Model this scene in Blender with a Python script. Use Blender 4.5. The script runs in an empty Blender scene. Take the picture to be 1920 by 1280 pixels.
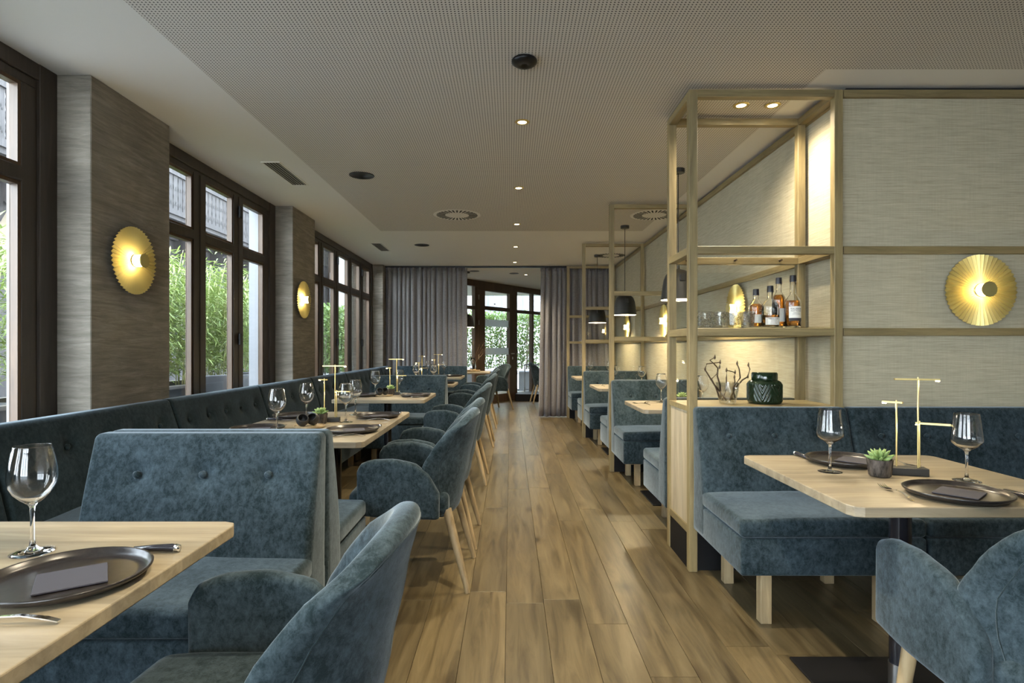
import bpy, bmesh, math, random
from mathutils import Vector, Matrix, noise as mnoise
PI = math.pi
sc = bpy.context.scene
C = sc.collection
random.seed(7)

# ------------------------------------------------------------------ camera
F = 1090.0
cd = bpy.data.cameras.new('camera')
cam = bpy.data.objects.new('camera', cd)
C.objects.link(cam)
cd.sensor_width = 36
cd.lens = 36 * F / 1920
cd.shift_x = 3 / 1920
cd.shift_y = 11 / 1920
cd.clip_start = 0.05
cd.clip_end = 300
cam.location = (0, 0, 1.2)
cam.rotation_euler = (PI / 2, 0, 0)
sc.camera = cam

# ------------------------------------------------------------------ view + sky
sc.view_settings.view_transform = 'Standard'
sc.view_settings.look = 'None'
sc.view_settings.gamma = 1
sc.view_settings.use_curve_mapping = False
sc.view_settings.exposure = 1.27
sc.cycles.max_bounces = 10
sc.cycles.diffuse_bounces = 5
sc.cycles.glossy_bounces = 4
sc.cycles.transmission_bounces = 8
sc.cycles.transparent_max_bounces = 16
sc.cycles.caustics_reflective = False
sc.cycles.caustics_refractive = False
sc.cycles.sample_clamp_indirect = 6
SKY = 9.5
W = bpy.data.worlds.new('overcast_sky')
sc.world = W
W.use_nodes = True
wn = W.node_tree
bgn = wn.nodes['Background']
bgn.inputs['Strength'].default_value = SKY
wtc = wn.nodes.new('ShaderNodeTexCoord')
wsep = wn.nodes.new('ShaderNodeSeparateXYZ')
wr = wn.nodes.new('ShaderNodeValToRGB')
wr.color_ramp.elements[0].position = 0.0
wr.color_ramp.elements[0].color = (0.86, 0.92, 1.0, 1)
wr.color_ramp.elements[1].position = 0.9
wr.color_ramp.elements[1].color = (0.72, 0.84, 1.0, 1)
wn.links.new(wtc.outputs['Generated'], wsep.inputs[0])
wn.links.new(wsep.outputs['Z'], wr.inputs[0])
wn.links.new(wr.outputs[0], bgn.inputs['Color'])

SPOT_W = 75      # recessed spots
PEND_W = 24
SCONCE_E = 28

# ------------------------------------------------------------------ materials
def nmat(name):
    m = bpy.data.materials.new(name)
    m.use_nodes = True
    nt = m.node_tree
    return m, nt, nt.nodes['Principled BSDF'], nt.links.new

def setp(b, **kw):
    for k, v in kw.items():
        k = k.replace('_', ' ')
        if isinstance(v, tuple) and len(v) == 3:
            v = (*v, 1)
        b.inputs[k].default_value = v

def plain(name, col, rough=0.6, **kw):
    m, nt, b, L = nmat(name)
    setp(b, Base_Color=col, Roughness=rough, **kw)
    return m

def tex(nt, L, coord='Object', scale=(1, 1, 1), rnd=False, rot=(0, 0, 0)):
    tc = nt.nodes.new('ShaderNodeTexCoord')
    mp = nt.nodes.new('ShaderNodeMapping')
    mp.inputs['Scale'].default_value = scale
    mp.inputs['Rotation'].default_value = rot
    L(tc.outputs[coord], mp.inputs['Vector'])
    if rnd:
        oi = nt.nodes.new('ShaderNodeObjectInfo')
        mu = nt.nodes.new('ShaderNodeVectorMath')
        mu.operation = 'SCALE'
        mu.inputs[0].default_value = (13.1, 7.7, 5.3)
        L(oi.outputs['Random'], mu.inputs['Scale'])
        L(mu.outputs[0], mp.inputs['Location'])
    return mp.outputs[0]

def noise(nt, L, vec, scale, detail=4, rough=0.55, dist=0.0):
    n = nt.nodes.new('ShaderNodeTexNoise')
    n.inputs['Scale'].default_value = scale
    n.inputs['Detail'].default_value = detail
    n.inputs['Roughness'].default_value = rough
    n.inputs['Distortion'].default_value = dist
    L(vec, n.inputs['Vector'])
    return n.outputs['Fac']

def ramp(nt, L, fac, stops):
    r = nt.nodes.new('ShaderNodeValToRGB')
    els = r.color_ramp.elements
    while len(els) < len(stops):
        els.new(0.5)
    for e, (p, c) in zip(els, stops):
        e.position = p
        e.color = (*c, 1) if len(c) == 3 else c
    L(fac, r.inputs[0])
    return r.outputs[0]

def mixc(nt, L, a, b, fac, mode='MIX'):
    n = nt.nodes.new('ShaderNodeMix')
    n.data_type = 'RGBA'
    n.blend_type = mode
    for s, v in ((n.inputs[0], fac), (n.inputs[6], a), (n.inputs[7], b)):
        if hasattr(v, 'is_linked'):
            L(v, s)
        else:
            s.default_value = v if not isinstance(v, tuple) else (*v, 1)
    return n.outputs[2]

def bump(nt, L, b, h, strength=0.3, dist=0.01):
    n = nt.nodes.new('ShaderNodeBump')
    n.inputs['Strength'].default_value = strength
    n.inputs['Distance'].default_value = dist
    L(h, n.inputs['Height'])
    L(n.outputs[0], b.inputs['Normal'])

def velvet(name, lo, hi, sheen):
    m, nt, b, L = nmat(name)
    v = tex(nt, L, scale=(1, 1, 0.75), rnd=True)
    n1 = noise(nt, L, v, 52, 9, 0.8, 0.3)
    n2 = noise(nt, L, v, 7, 3, 0.6, 0.3)
    mm = nt.nodes.new('ShaderNodeMath'); mm.operation = 'MULTIPLY_ADD'
    L(n2, mm.inputs[0]); mm.inputs[1].default_value = 0.40
    L(n1, mm.inputs[2])
    c = ramp(nt, L, mm.outputs[0], [(0.58, lo), (0.72, tuple((a + b2) / 2 for a, b2 in zip(lo, hi))), (0.88, hi)])
    L(c, b.inputs['Base Color'])
    n3 = noise(nt, L, v, 420, 2, 0.5)
    bump(nt, L, b, n3, 0.25, 0.002)
    setp(b, Roughness=0.85, Sheen_Weight=sheen, Sheen_Roughness=0.35, Sheen_Tint=(0.75, 0.88, 1.0))
    b.inputs['Specular IOR Level'].default_value = 0.15
    return m

def wood(name, c1, c2, c3, axis='Y', sc_=1.0, rough=0.5, strips=0.0, knots=False, rnd=True, tone=0.16):
    m, nt, b, L = nmat(name)
    k = {'X': (0.09, 1, 1), 'Y': (1, 0.09, 1), 'Z': (1, 1, 0.09)}[axis]
    v = tex(nt, L, scale=tuple(q * sc_ for q in k), rnd=rnd)
    n1 = noise(nt, L, v, 26, 8, 0.65, 0.8)
    n2 = noise(nt, L, v, 5, 3, 0.5, 1.6)
    c = ramp(nt, L, n1, [(0.3, c1), (0.52, c2), (0.75, c3)])
    g = ramp(nt, L, n2, [(0.35, (0.78, 0.78, 0.78)), (0.65, (1.08, 1.06, 1.02))])
    c = mixc(nt, L, c, g, 1.0, 'MULTIPLY')
    if knots:
        v2 = tex(nt, L, scale=(1, 0.55, 1), rnd=True)
        vo = nt.nodes.new('ShaderNodeTexVoronoi')
        vo.inputs['Scale'].default_value = 3.2
        L(v2, vo.inputs['Vector'])
        kk = ramp(nt, L, vo.outputs['Distance'], [(0.04, (0.06, 0.04, 0.03)), (0.09, (0.5, 0.45, 0.4)), (0.2, (1, 1, 1))])
        c = mixc(nt, L, c, kk, 0.8, 'MULTIPLY')
    if strips:
        # glued-up staves: a tone step every few centimetres
        tc = nt.nodes.new('ShaderNodeTexCoord')
        sp = nt.nodes.new('ShaderNodeSeparateXYZ')
        L(tc.outputs['Object'], sp.inputs[0])
        fl = nt.nodes.new('ShaderNodeMath'); fl.operation = 'SNAP'
        fl.inputs[1].default_value = strips
        L(sp.outputs['Y' if axis == 'X' else 'X'], fl.inputs[0])
        wnn = nt.nodes.new('ShaderNodeTexWhiteNoise'); wnn.noise_dimensions = '1D'
        L(fl.outputs[0], wnn.inputs['W'])
        s = ramp(nt, L, wnn.outputs['Value'], [(0, (0.84, 0.84, 0.84)), (1, (1.1, 1.08, 1.05))])
        c = mixc(nt, L, c, s, 1.0, 'MULTIPLY')
    if rnd and tone:
        oi = nt.nodes.new('ShaderNodeObjectInfo')
        s = ramp(nt, L, oi.outputs['Random'], [(0, (1 - tone,) * 3), (1, (1 + tone, 1 + tone * 0.9, 1 + tone * 0.7))])
        c = mixc(nt, L, c, s, 1.0, 'MULTIPLY')
    L(c, b.inputs['Base Color'])
    bump(nt, L, b, n1, 0.12, 0.003)
    setp(b, Roughness=rough)
    return m

M = {}
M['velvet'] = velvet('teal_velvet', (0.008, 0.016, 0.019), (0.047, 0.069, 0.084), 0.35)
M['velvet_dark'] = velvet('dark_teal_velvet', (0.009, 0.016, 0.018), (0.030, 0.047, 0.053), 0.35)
M['oak_table'] = wood('oak_tabletop', (0.19, 0.158, 0.110), (0.275, 0.238, 0.175), (0.34, 0.298, 0.225), 'X', 1.0, 0.42, strips=0.11)
M['oak_x'] = wood('oak_along_x', (0.17, 0.13, 0.062), (0.25, 0.195, 0.095), (0.32, 0.255, 0.13), 'X', 1.2, 0.5, tone=0.06)
M['oak_y'] = wood('oak_along_y', (0.17, 0.13, 0.062), (0.25, 0.195, 0.095), (0.32, 0.255, 0.13), 'Y', 1.2, 0.5, tone=0.06)
M['oak_z'] = wood('oak_along_z', (0.17, 0.13, 0.062), (0.25, 0.195, 0.095), (0.32, 0.255, 0.13), 'Z', 1.2, 0.5, tone=0.06)
M['oak_leg'] = wood('oak_leg', (0.28, 0.205, 0.11), (0.38, 0.29, 0.17), (0.46, 0.36, 0.22), 'Z', 1.6, 0.42, tone=0.08)
M['oak_panel'] = wood('pale_oak_panel', (0.33, 0.27, 0.18), (0.44, 0.37, 0.26), (0.52, 0.45, 0.33), 'Z', 0.8, 0.55)
M['plank'] = wood('oak_floor_plank', (0.050, 0.036, 0.018), (0.122, 0.094, 0.050), (0.180, 0.145, 0.083), 'Y', 0.8, 0.30, knots=True, tone=0.15)
M['bronze_wood'] = wood('dark_stained_window_wood', (0.030, 0.022, 0.017), (0.045, 0.034, 0.026), (0.06, 0.045, 0.034), 'Z', 1.2, 0.42, tone=0)
M['bead_wood'] = wood('brown_glazing_wood', (0.055, 0.027, 0.010), (0.085, 0.044, 0.018), (0.11, 0.06, 0.026), 'Z', 1.2, 0.45, tone=0)
M['door_wood'] = wood('dark_brown_door_wood', (0.055, 0.032, 0.02), (0.085, 0.05, 0.03), (0.11, 0.065, 0.04), 'Z', 1.2, 0.4, tone=0)
M['black'] = plain('black_metal', (0.006, 0.006, 0.007), 0.35, Specular_IOR_Level=0.3)
M['black_matt'] = plain('black_board', (0.006, 0.006, 0.007), 0.6, Specular_IOR_Level=0.2)
M['black_tube'] = plain('black_gloss_tube', (0.012, 0.012, 0.016), 0.18)
M['shade'] = plain('charcoal_lacquer', (0.022, 0.022, 0.022), 0.45)
M['white'] = plain('white_enamel', (0.8, 0.79, 0.76), 0.4)
M['steel'] = plain('brushed_steel', (0.62, 0.61, 0.60), 0.28, Metallic=1.0)
M['chrome'] = plain('polished_steel', (0.75, 0.75, 0.76), 0.1, Metallic=1.0)
M['brass'] = plain('satin_brass', (0.66, 0.52, 0.22), 0.38, Metallic=0.8)
M['brass_disc'] = plain('pleated_brass', (0.62, 0.52, 0.21), 0.42, Metallic=0.75)
M['ceil'] = plain('ceiling_paint', (0.72, 0.70, 0.66), 0.9)
M['white_wall'] = plain('pale_render', (0.22, 0.225, 0.24), 0.9)
M['grille'] = plain('grey_grille', (0.30, 0.29, 0.27), 0.5)
M['dark_hole'] = plain('dark_void', (0.01, 0.01, 0.01), 0.9)
M['knife_handle'] = plain('dark_knife_handle', (0.022, 0.022, 0.03), 0.25)
M['napkin'] = plain('slate_paper_napkin', (0.045, 0.044, 0.058), 0.85)
M['soil'] = plain('dark_soil', (0.02, 0.015, 0.01), 0.95)
M['twig'] = plain('brown_twig', (0.07, 0.045, 0.025), 0.8)
M['black_liner'] = plain('shadow_gap', (0.012, 0.012, 0.014), 0.8)
M['planter'] = plain('grey_planter', (0.14, 0.145, 0.15), 0.7)
M['planter_wood'] = plain('weathered_planter', (0.14, 0.125, 0.11), 0.8)
M['house'] = plain('white_house_render', (0.30, 0.295, 0.28), 0.9)
M['house_trim'] = plain('grey_house_trim', (0.10, 0.11, 0.12), 0.8)
M['house_glass'] = plain('dark_window_glass', (0.06, 0.07, 0.09), 0.1)
M['cream'] = plain('cream_render', (0.15, 0.125, 0.09), 0.9)
M['paving'] = plain('grey_paving', (0.27, 0.27, 0.27), 0.9)
M['label_white'] = plain('paper_label', (0.88, 0.85, 0.78), 0.7)
M['ink'] = plain('label_ink', (0.03, 0.03, 0.04), 0.6)
M['cap'] = plain('black_foil', (0.015, 0.014, 0.018), 0.35)

def perforated():
    m, nt, b, L = nmat('perforated_board')
    tc = nt.nodes.new('ShaderNodeTexCoord')
    md = nt.nodes.new('ShaderNodeVectorMath'); md.operation = 'MODULO'
    ad = nt.nodes.new('ShaderNodeVectorMath'); ad.operation = 'ADD'
    ad.inputs[1].default_value = (16, 16, 0)
    L(tc.outputs['Object'], ad.inputs[0]); L(ad.outputs[0], md.inputs[0])
    md.inputs[1].default_value = (0.016, 0.016, 10)
    sb = nt.nodes.new('ShaderNodeVectorMath'); sb.operation = 'SUBTRACT'
    sb.inputs[1].default_value = (0.008, 0.008, 0)
    L(md.outputs[0], sb.inputs[0])
    ml = nt.nodes.new('ShaderNodeVectorMath'); ml.operation = 'MULTIPLY'
    ml.inputs[1].default_value = (1, 1, 0)
    L(sb.outputs[0], ml.inputs[0])
    ln = nt.nodes.new('ShaderNodeVectorMath'); ln.operation = 'LENGTH'
    L(ml.outputs[0], ln.inputs[0])
    c = nt.nodes.new('ShaderNodeMath'); c.operation = 'LESS_THAN'
    L(ln.outputs['Value'], c.inputs[0]); c.inputs[1].default_value = 0.0036
    col = mixc(nt, L, (0.62, 0.585, 0.535), (0.04, 0.036, 0.032), c.outputs[0])
    L(col, b.inputs['Base Color'])
    setp(b, Roughness=0.9)
    return m
M['perf'] = perforated()

def plaster():
    m, nt, b, L = nmat('combed_clay_plaster')
    v = tex(nt, L, scale=(0.25, 0.25, 2.6))
    n1 = noise(nt, L, v, 15, 9, 0.72, 0.5)
    v2 = tex(nt, L, scale=(1, 1, 1))
    n2 = noise(nt, L, v2, 1.8, 4, 0.6, 0.5)
    c = ramp(nt, L, n1, [(0.3, (0.15, 0.131, 0.104)), (0.52, (0.235, 0.21, 0.172)), (0.72, (0.33, 0.30, 0.255))])
    g = ramp(nt, L, n2, [(0.35, (0.78, 0.78, 0.78)), (0.68, (1.12, 1.12, 1.12))])
    c = mixc(nt, L, c, g, 1.0, 'MULTIPLY')
    L(c, b.inputs['Base Color'])
    bump(nt, L, b, n1, 0.6, 0.012)
    setp(b, Roughness=0.92)
    return m
M['plaster'] = plaster()

def grass_cloth():
    m, nt, b, L = nmat('woven_wall_fabric')
    v = tex(nt, L, scale=(0.5, 0.5, 14))
    n1 = noise(nt, L, v, 12, 6, 0.75, 0.2)
    v2 = tex(nt, L, scale=(9, 9, 0.4))
    n2 = noise(nt, L, v2, 14, 4, 0.6, 0.1)
    c = ramp(nt, L, n1, [(0.3, (0.33, 0.292, 0.20)), (0.62, (0.49, 0.445, 0.325))])
    g = ramp(nt, L, n2, [(0.3, (0.95, 0.95, 0.95)), (0.7, (1.03, 1.03, 1.03))])
    c = mixc(nt, L, c, g, 1.0, 'MULTIPLY')
    L(c, b.inputs['Base Color'])
    bump(nt, L, b, n1, 0.25, 0.003)
    setp(b, Roughness=0.9)
    return m
M['fabric'] = grass_cloth()

def curtain_mat():
    m, nt, b, L = nmat('taupe_curtain_cloth')
    v = tex(nt, L)
    n1 = noise(nt, L, v, 60, 3, 0.6)
    c = ramp(nt, L, n1, [(0.3, (0.135, 0.122, 0.118)), (0.7, (0.20, 0.187, 0.183))])
    L(c, b.inputs['Base Color'])
    setp(b, Roughness=0.8, Sheen_Weight=0.5, Sheen_Roughness=0.4, Sheen_Tint=(0.85, 0.85, 1.0))
    return m
M['curtain'] = curtain_mat()

def pane_mat(name, tint=(1, 1, 1), refl=1.0):
    m, nt, b, L = nmat(name)
    nt.nodes.remove(b)
    out = nt.nodes['Material Output']
    t = nt.nodes.new('ShaderNodeBsdfTransparent'); t.inputs[0].default_value = (*tint, 1)
    g = nt.nodes.new('ShaderNodeBsdfGlossy'); g.inputs['Roughness'].default_value = 0.01
    f = nt.nodes.new('ShaderNodeLayerWeight'); f.inputs[0].default_value = 0.5
    pw = nt.nodes.new('ShaderNodeMath'); pw.operation = 'POWER'; pw.inputs[1].default_value = 5
    L(f.outputs['Facing'], pw.inputs[0])
    ml = nt.nodes.new('ShaderNodeMath'); ml.operation = 'MULTIPLY_ADD'
    ml.inputs[1].default_value = 0.9 * min(refl, 1); ml.inputs[2].default_value = 0.04 * refl
    ml.use_clamp = True
    L(pw.outputs[0], ml.inputs[0])
    x = nt.nodes.new('ShaderNodeMixShader')
    L(ml.outputs[0], x.inputs[0]); L(t.outputs[0], x.inputs[1]); L(g.outputs[0], x.inputs[2])
    L(x.outputs[0], out.inputs[0])
    return m
M['pane'] = pane_mat('window_pane', (0.97, 0.99, 0.98))
M['screen_pane'] = pane_mat('clear_screen_pane', (0.96, 0.97, 0.96), 1.6)
M['glass'] = plain('drinking_glass', (1, 1, 1), 0.0, Transmission_Weight=1.0, IOR=1.45)
M['cut_glass'] = pane_mat('cut_crystal', (0.94, 0.94, 0.92), 4.5)
M['amber'] = plain('amber_spirit', (0.80, 0.36, 0.08), 0.0, Transmission_Weight=0.9, IOR=1.36)
M['green_jar'] = plain('green_glazed_jar', (0.008, 0.020, 0.009), 0.06)
M['frost'] = None

def glow(name, col, e):
    m, nt, b, L = nmat(name)
    setp(b, Base_Color=(0.9, 0.85, 0.7), Emission_Color=col, Emission_Strength=e)
    return m
M['sconce_glow'] = glow('sconce_opal_glow', (1.0, 0.80, 0.42), SCONCE_E)
M['lamp_glow'] = glow('table_lamp_led', (1.0, 0.82, 0.45), 14)
M['spot_glow'] = glow('downlight_glow', (1.0, 0.88, 0.62), 14)
M['pend_glow'] = glow('pendant_bulb_glow', (1.0, 0.86, 0.6), 10)
M['green_led'] = glow('green_led', (0.1, 1.0, 0.3), 4)

def plate_mat():
    m, nt, b, L = nmat('dark_reactive_glaze')
    v = tex(nt, L, rnd=True)
    n1 = noise(nt, L, v, 60, 8, 0.75, 0.5)
    c = ramp(nt, L, n1, [(0.35, (0.010, 0.009, 0.009)), (0.6, (0.026, 0.022, 0.021)), (0.75, (0.075, 0.055, 0.035))])
    L(c, b.inputs['Base Color'])
    setp(b, Roughness=0.28)
    return m
M['plate'] = plate_mat()
M['plate_rim'] = plain('dark_bronze_rim', (0.05, 0.038, 0.03), 0.3)

def pot_mat():
    m, nt, b, L = nmat('smoky_ribbed_pot')
    v = tex(nt, L, scale=(1, 1, 0.3), rnd=True)
    n1 = noise(nt, L, v, 70, 4, 0.6)
    c = ramp(nt, L, n1, [(0.35, (0.02, 0.018, 0.018)), (0.7, (0.10, 0.085, 0.075))])
    L(c, b.inputs['Base Color'])
    setp(b, Roughness=0.25)
    return m
M['pot'] = pot_mat()

def leafmat(name, a, bcol, trans=0.35):
    m, nt, b, L = nmat(name)
    v = tex(nt, L)
    n1 = noise(nt, L, v, 9, 3, 0.6)
    c = ramp(nt, L, n1, [(0.3, a), (0.7, bcol)])
    L(c, b.inputs['Base Color'])
    setp(b, Roughness=0.5)
    tr = nt.nodes.new('ShaderNodeBsdfTranslucent')
    L(c, tr.inputs[0])
    mx = nt.nodes.new('ShaderNodeMixShader'); mx.inputs[0].default_value = trans
    L(b.outputs[0], mx.inputs[1]); L(tr.outputs[0], mx.inputs[2])
    L(mx.outputs[0], nt.nodes['Material Output'].inputs[0])
    return m
M['bamboo_leaf'] = leafmat('bamboo_leaf', (0.07, 0.115, 0.02), (0.27, 0.34, 0.09), 0.25)
M['laurel_leaf'] = leafmat('laurel_leaf', (0.04, 0.085, 0.016), (0.19, 0.28, 0.075))
M['frost'] = leafmat('frosted_film', (0.75, 0.78, 0.8), (0.78, 0.8, 0.82), 0.8)
M['succulent'] = leafmat('succulent_leaf', (0.16, 0.26, 0.08), (0.32, 0.45, 0.17), 0.15)
M['cane'] = plain('bamboo_cane', (0.35, 0.36, 0.15), 0.5)
M['stem'] = plain('hedge_stem', (0.12, 0.09, 0.06), 0.8)
M['old_wood'] = wood('weathered_chalet_board', (0.016, 0.015, 0.016), (0.030, 0.028, 0.030), (0.055, 0.052, 0.056), 'Z', 0.5, 0.8, tone=0.15)
M['wicker'] = plain('grey_wicker', (0.05, 0.05, 0.052), 0.7)
M['sea_cloth'] = plain('grey_barn_board', (0.03, 0.03, 0.034), 0.8)

# ------------------------------------------------------------------ helpers
class MB:
    def __init__(s):
        s.v = []; s.f = []; s.mi = []
    def add(s, vs, fs, mi=0):
        o = len(s.v)
        s.v += [tuple(p) for p in vs]
        s.f += [tuple(i + o for i in f) for f in fs]
        s.mi += [mi] * len(fs)
        return s
    def box(s, x0, x1, y0, y1, z0, z1, mi=0, c=0.0):
        if c <= 0:
            vs = [(x, y, z) for x in (x0, x1) for y in (y0, y1) for z in (z0, z1)]
            fs = [(0, 1, 3, 2), (4, 6, 7, 5), (0, 4, 5, 1), (2, 3, 7, 6), (0, 2, 6, 4), (1, 5, 7, 3)]
            return s.add(vs, fs, mi)
        bm = bmesh.new()
        bmesh.ops.create_cube(bm, size=1)
        for v in bm.verts:
            v.co = ((x0 + x1) / 2 + v.co.x * (x1 - x0), (y0 + y1) / 2 + v.co.y * (y1 - y0), (z0 + z1) / 2 + v.co.z * (z1 - z0))
        bmesh.ops.bevel(bm, geom=bm.edges[:], offset=c, segments=1, affect='EDGES')
        bm.verts.ensure_lookup_table()
        s.add([v.co[:] for v in bm.verts], [[v.index for v in f.verts] for f in bm.faces], mi)
        bm.free()
        return s
    def prism(s, poly, axis, a, b, mi=0):
        # poly: 2-D outline extruded along axis from a to b
        n = len(poly)
        def P(p, t):
            return {'X': (t, p[0], p[1]), 'Y': (p[0], t, p[1]), 'Z': (p[0], p[1], t)}[axis]
        vs = [P(p, a) for p in poly] + [P(p, b) for p in poly]
        fs = [tuple(range(n))[::-1], tuple(range(n, 2 * n))] + [(i, (i + 1) % n, n + (i + 1) % n, n + i) for i in range(n)]
        return s.add(vs, fs, mi)
    def lathe(s, prof, n=24, cx=0, cy=0, cz=0, mi=0, closed=False):
        vs = []; fs = []
        m = len(prof)
        for r, z in prof:
            for k in range(n):
                a = 2 * PI * k / n
                vs.append((cx + r * math.cos(a), cy + r * math.sin(a), cz + z))
        rng = m if closed else m - 1
        for i in range(rng):
            j = (i + 1) % m
            for k in range(n):
                q = (k + 1) % n
                fs.append((i * n + k, i * n + q, j * n + q, j * n + k))
        return s.add(vs, fs, mi)
    def tube(s, pts, r, n=8, mi=0, cap=True):
        pts = [Vector(p) for p in pts]
        rs = r if isinstance(r, (list, tuple)) else [r] * len(pts)
        vs = []; fs = []
        up = Vector((0, 0, 1))
        for i, p in enumerate(pts):
            d = (pts[min(i + 1, len(pts) - 1)] - pts[max(i - 1, 0)]).normalized()
            a = d.cross(up if abs(d.z) < 0.95 else Vector((1, 0, 0))).normalized()
            b = d.cross(a)
            for k in range(n):
                t = 2 * PI * k / n
                vs.append(p + (a * math.cos(t) + b * math.sin(t)) * rs[i])
        for i in range(len(pts) - 1):
            for k in range(n):
                q = (k + 1) % n
                fs.append((i * n + k, i * n + q, (i + 1) * n + q, (i + 1) * n + k))
        if cap:
            fs.append(tuple(range(n))[::-1])
            fs.append(tuple(range((len(pts) - 1) * n, len(pts) * n)))
        return s.add(vs, fs, mi)
    def xf(s, fn):
        s.v = [tuple(fn(Vector(p))) for p in s.v]
        return s
    def mesh(s, name, smooth=False):
        me = bpy.data.meshes.new(name)
        me.from_pydata(s.v, [], s.f)
        me.validate()
        bm = bmesh.new(); bm.from_mesh(me)
        bmesh.ops.recalc_face_normals(bm, faces=bm.faces)
        bm.to_mesh(me); bm.free()
        if any(s.mi) and len(me.polygons) == len(s.mi):
            me.polygons.foreach_set('material_index', s.mi)
        if smooth:
            me.polygons.foreach_set('use_smooth', [True] * len(me.polygons))
        return me

def link(name, me, mat, parent=None, loc=(0, 0, 0), rot=(0, 0, 0), label=None):
    if isinstance(mat, str):
        mat = M[mat]
    mats = mat if isinstance(mat, (list, tuple)) else [mat]
    if not me.materials:
        for x in mats:
            me.materials.append(M[x] if isinstance(x, str) else x)
    o = bpy.data.objects.new(name, me)
    C.objects.link(o)
    o.parent = parent
    o.location = loc
    o.rotation_euler = rot
    if label:
        o['label'] = label
    return o

def part(name, mb, mat, parent=None, smooth=False, sharp=None, label=None, loc=(0, 0, 0), rot=(0, 0, 0)):
    me = mb.mesh(name, smooth)
    if smooth and sharp:
        me.set_sharp_from_angle(angle=math.radians(sharp))
    return link(name, me, mat, parent, loc, rot, label)

def thing(name, label, cat, loc=(0, 0, 0), rz=0.0, group=None):
    o = bpy.data.objects.new(name, None)
    o.empty_display_size = 0.1
    C.objects.link(o)
    o.location = loc; o.rotation_euler = (0, 0, rz)
    o['label'] = label; o['category'] = cat
    if group:
        o['group'] = group
    return o

def struct(name):
    o = bpy.data.objects.new(name, None)
    o.empty_display_size = 0.1
    C.objects.link(o)
    o['kind'] = 'structure'
    return o

def tag(o, label, cat, group=None, kind=None):
    o['label'] = label; o['category'] = cat
    if group: o['group'] = group
    if kind: o['kind'] = kind
    return o

def dup(root, loc, rz=None, label=None, group=None, src_children=None):
    def cp(o, parent):
        c = o.copy()
        C.objects.link(c)
        c.parent = parent
        for ch in KIDS.get(o.name, ()):
            cp(ch, c)
        return c
    r = cp(root, None)
    r.location = loc
    if rz is not None:
        r.rotation_euler = (0, 0, rz)
    if label: r['label'] = label
    if group: r['group'] = group
    return r
KIDS = {}
def remember(root):
    def rec(o):
        KIDS[o.name] = list(o.children)
        for c in o.children:
            rec(c)
    rec(root)
    return root

def axis_lines(h, r, n, seg):
    a = [-(h - r) - r * math.tan(PI / 4 * (seg - i) / seg) for i in range(seg)]
    inner = [-(h - r) + 2 * (h - r) * i / n for i in range(n + 1)]
    return a + inner + [-q for q in reversed(a)]

def rbox(sx, sy, sz, r, nx=1, ny=1, nz=1, seg=3, deform=None):
    """rounded box centred on the origin, its faces gridded, every point passed through deform"""
    hx, hy, hz = sx / 2, sy / 2, sz / 2
    X, Y, Z = axis_lines(hx, r, nx, seg), axis_lines(hy, r, ny, seg), axis_lines(hz, r, nz, seg)
    idx = {}; vs = []; fs = []
    def vert(i, j, k):
        key = (i, j, k)
        if key not in idx:
            p = Vector((X[i], Y[j], Z[k]))
            q = Vector((max(-hx + r, min(hx - r, p.x)), max(-hy + r, min(hy - r, p.y)), max(-hz + r, min(hz - r, p.z))))
            d = p - q
            p = q + d.normalized() * r if d.length > 1e-9 else p
            idx[key] = len(vs)
            vs.append(tuple(deform(p)) if deform else tuple(p))
        return idx[key]
    A, B, D = len(X) - 1, len(Y) - 1, len(Z) - 1
    for i in range(A):
        for j in range(B):
            fs.append((vert(i, j, 0), vert(i, j + 1, 0), vert(i + 1, j + 1, 0), vert(i + 1, j, 0)))
            fs.append((vert(i, j, D), vert(i + 1, j, D), vert(i + 1, j + 1, D), vert(i, j + 1, D)))
    for i in range(A):
        for k in range(D):
            fs.append((vert(i, 0, k), vert(i + 1, 0, k), vert(i + 1, 0, k + 1), vert(i, 0, k + 1)))
            fs.append((vert(i, B, k), vert(i, B, k + 1), vert(i + 1, B, k + 1), vert(i + 1, B, k)))
    for j in range(B):
        for k in range(D):
            fs.append((vert(0, j, k), vert(0, j, k + 1), vert(0, j + 1, k + 1), vert(0, j + 1, k)))
            fs.append((vert(A, j, k), vert(A, j + 1, k), vert(A, j + 1, k + 1), vert(A, j, k + 1)))
    return MB().add(vs, fs)

def interp(x, pts):
    if x <= pts[0][0]: return pts[0][1]
    for (a, va), (b, vb) in zip(pts, pts[1:]):
        if x <= b:
            t = (x - a) / (b - a)
            t = t * t * (3 - 2 * t) * 0.5 + t * 0.5
            return va + (vb - va) * t
    return pts[-1][1]

def spot(parent, loc, power, size=1.9, blend=0.6, col=(1.0, 0.80, 0.52)):
    l = bpy.data.lights.new('downlight_beam', 'SPOT')
    l.energy = power; l.spot_size = size; l.spot_blend = blend; l.color = col
    l.shadow_soft_size = 0.03
    o = bpy.data.objects.new('beam', l)
    C.objects.link(o); o.parent = parent; o.location = loc
    return o

def lamp_point(parent, loc, power, col=(1.0, 0.8, 0.5), r=0.02):
    l = bpy.data.lights.new('bulb_light', 'POINT')
    l.energy = power; l.color = col; l.shadow_soft_size = r
    o = bpy.data.objects.new('bulb_light', l)
    C.objects.link(o); o.parent = parent; o.location = loc
    return o

CEIL = 2.60
XW = -2.155     # aisle-side face of the piers
XG = -2.33      # room-side face of the window frames
XR = 1.80       # long fabric wall

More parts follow.
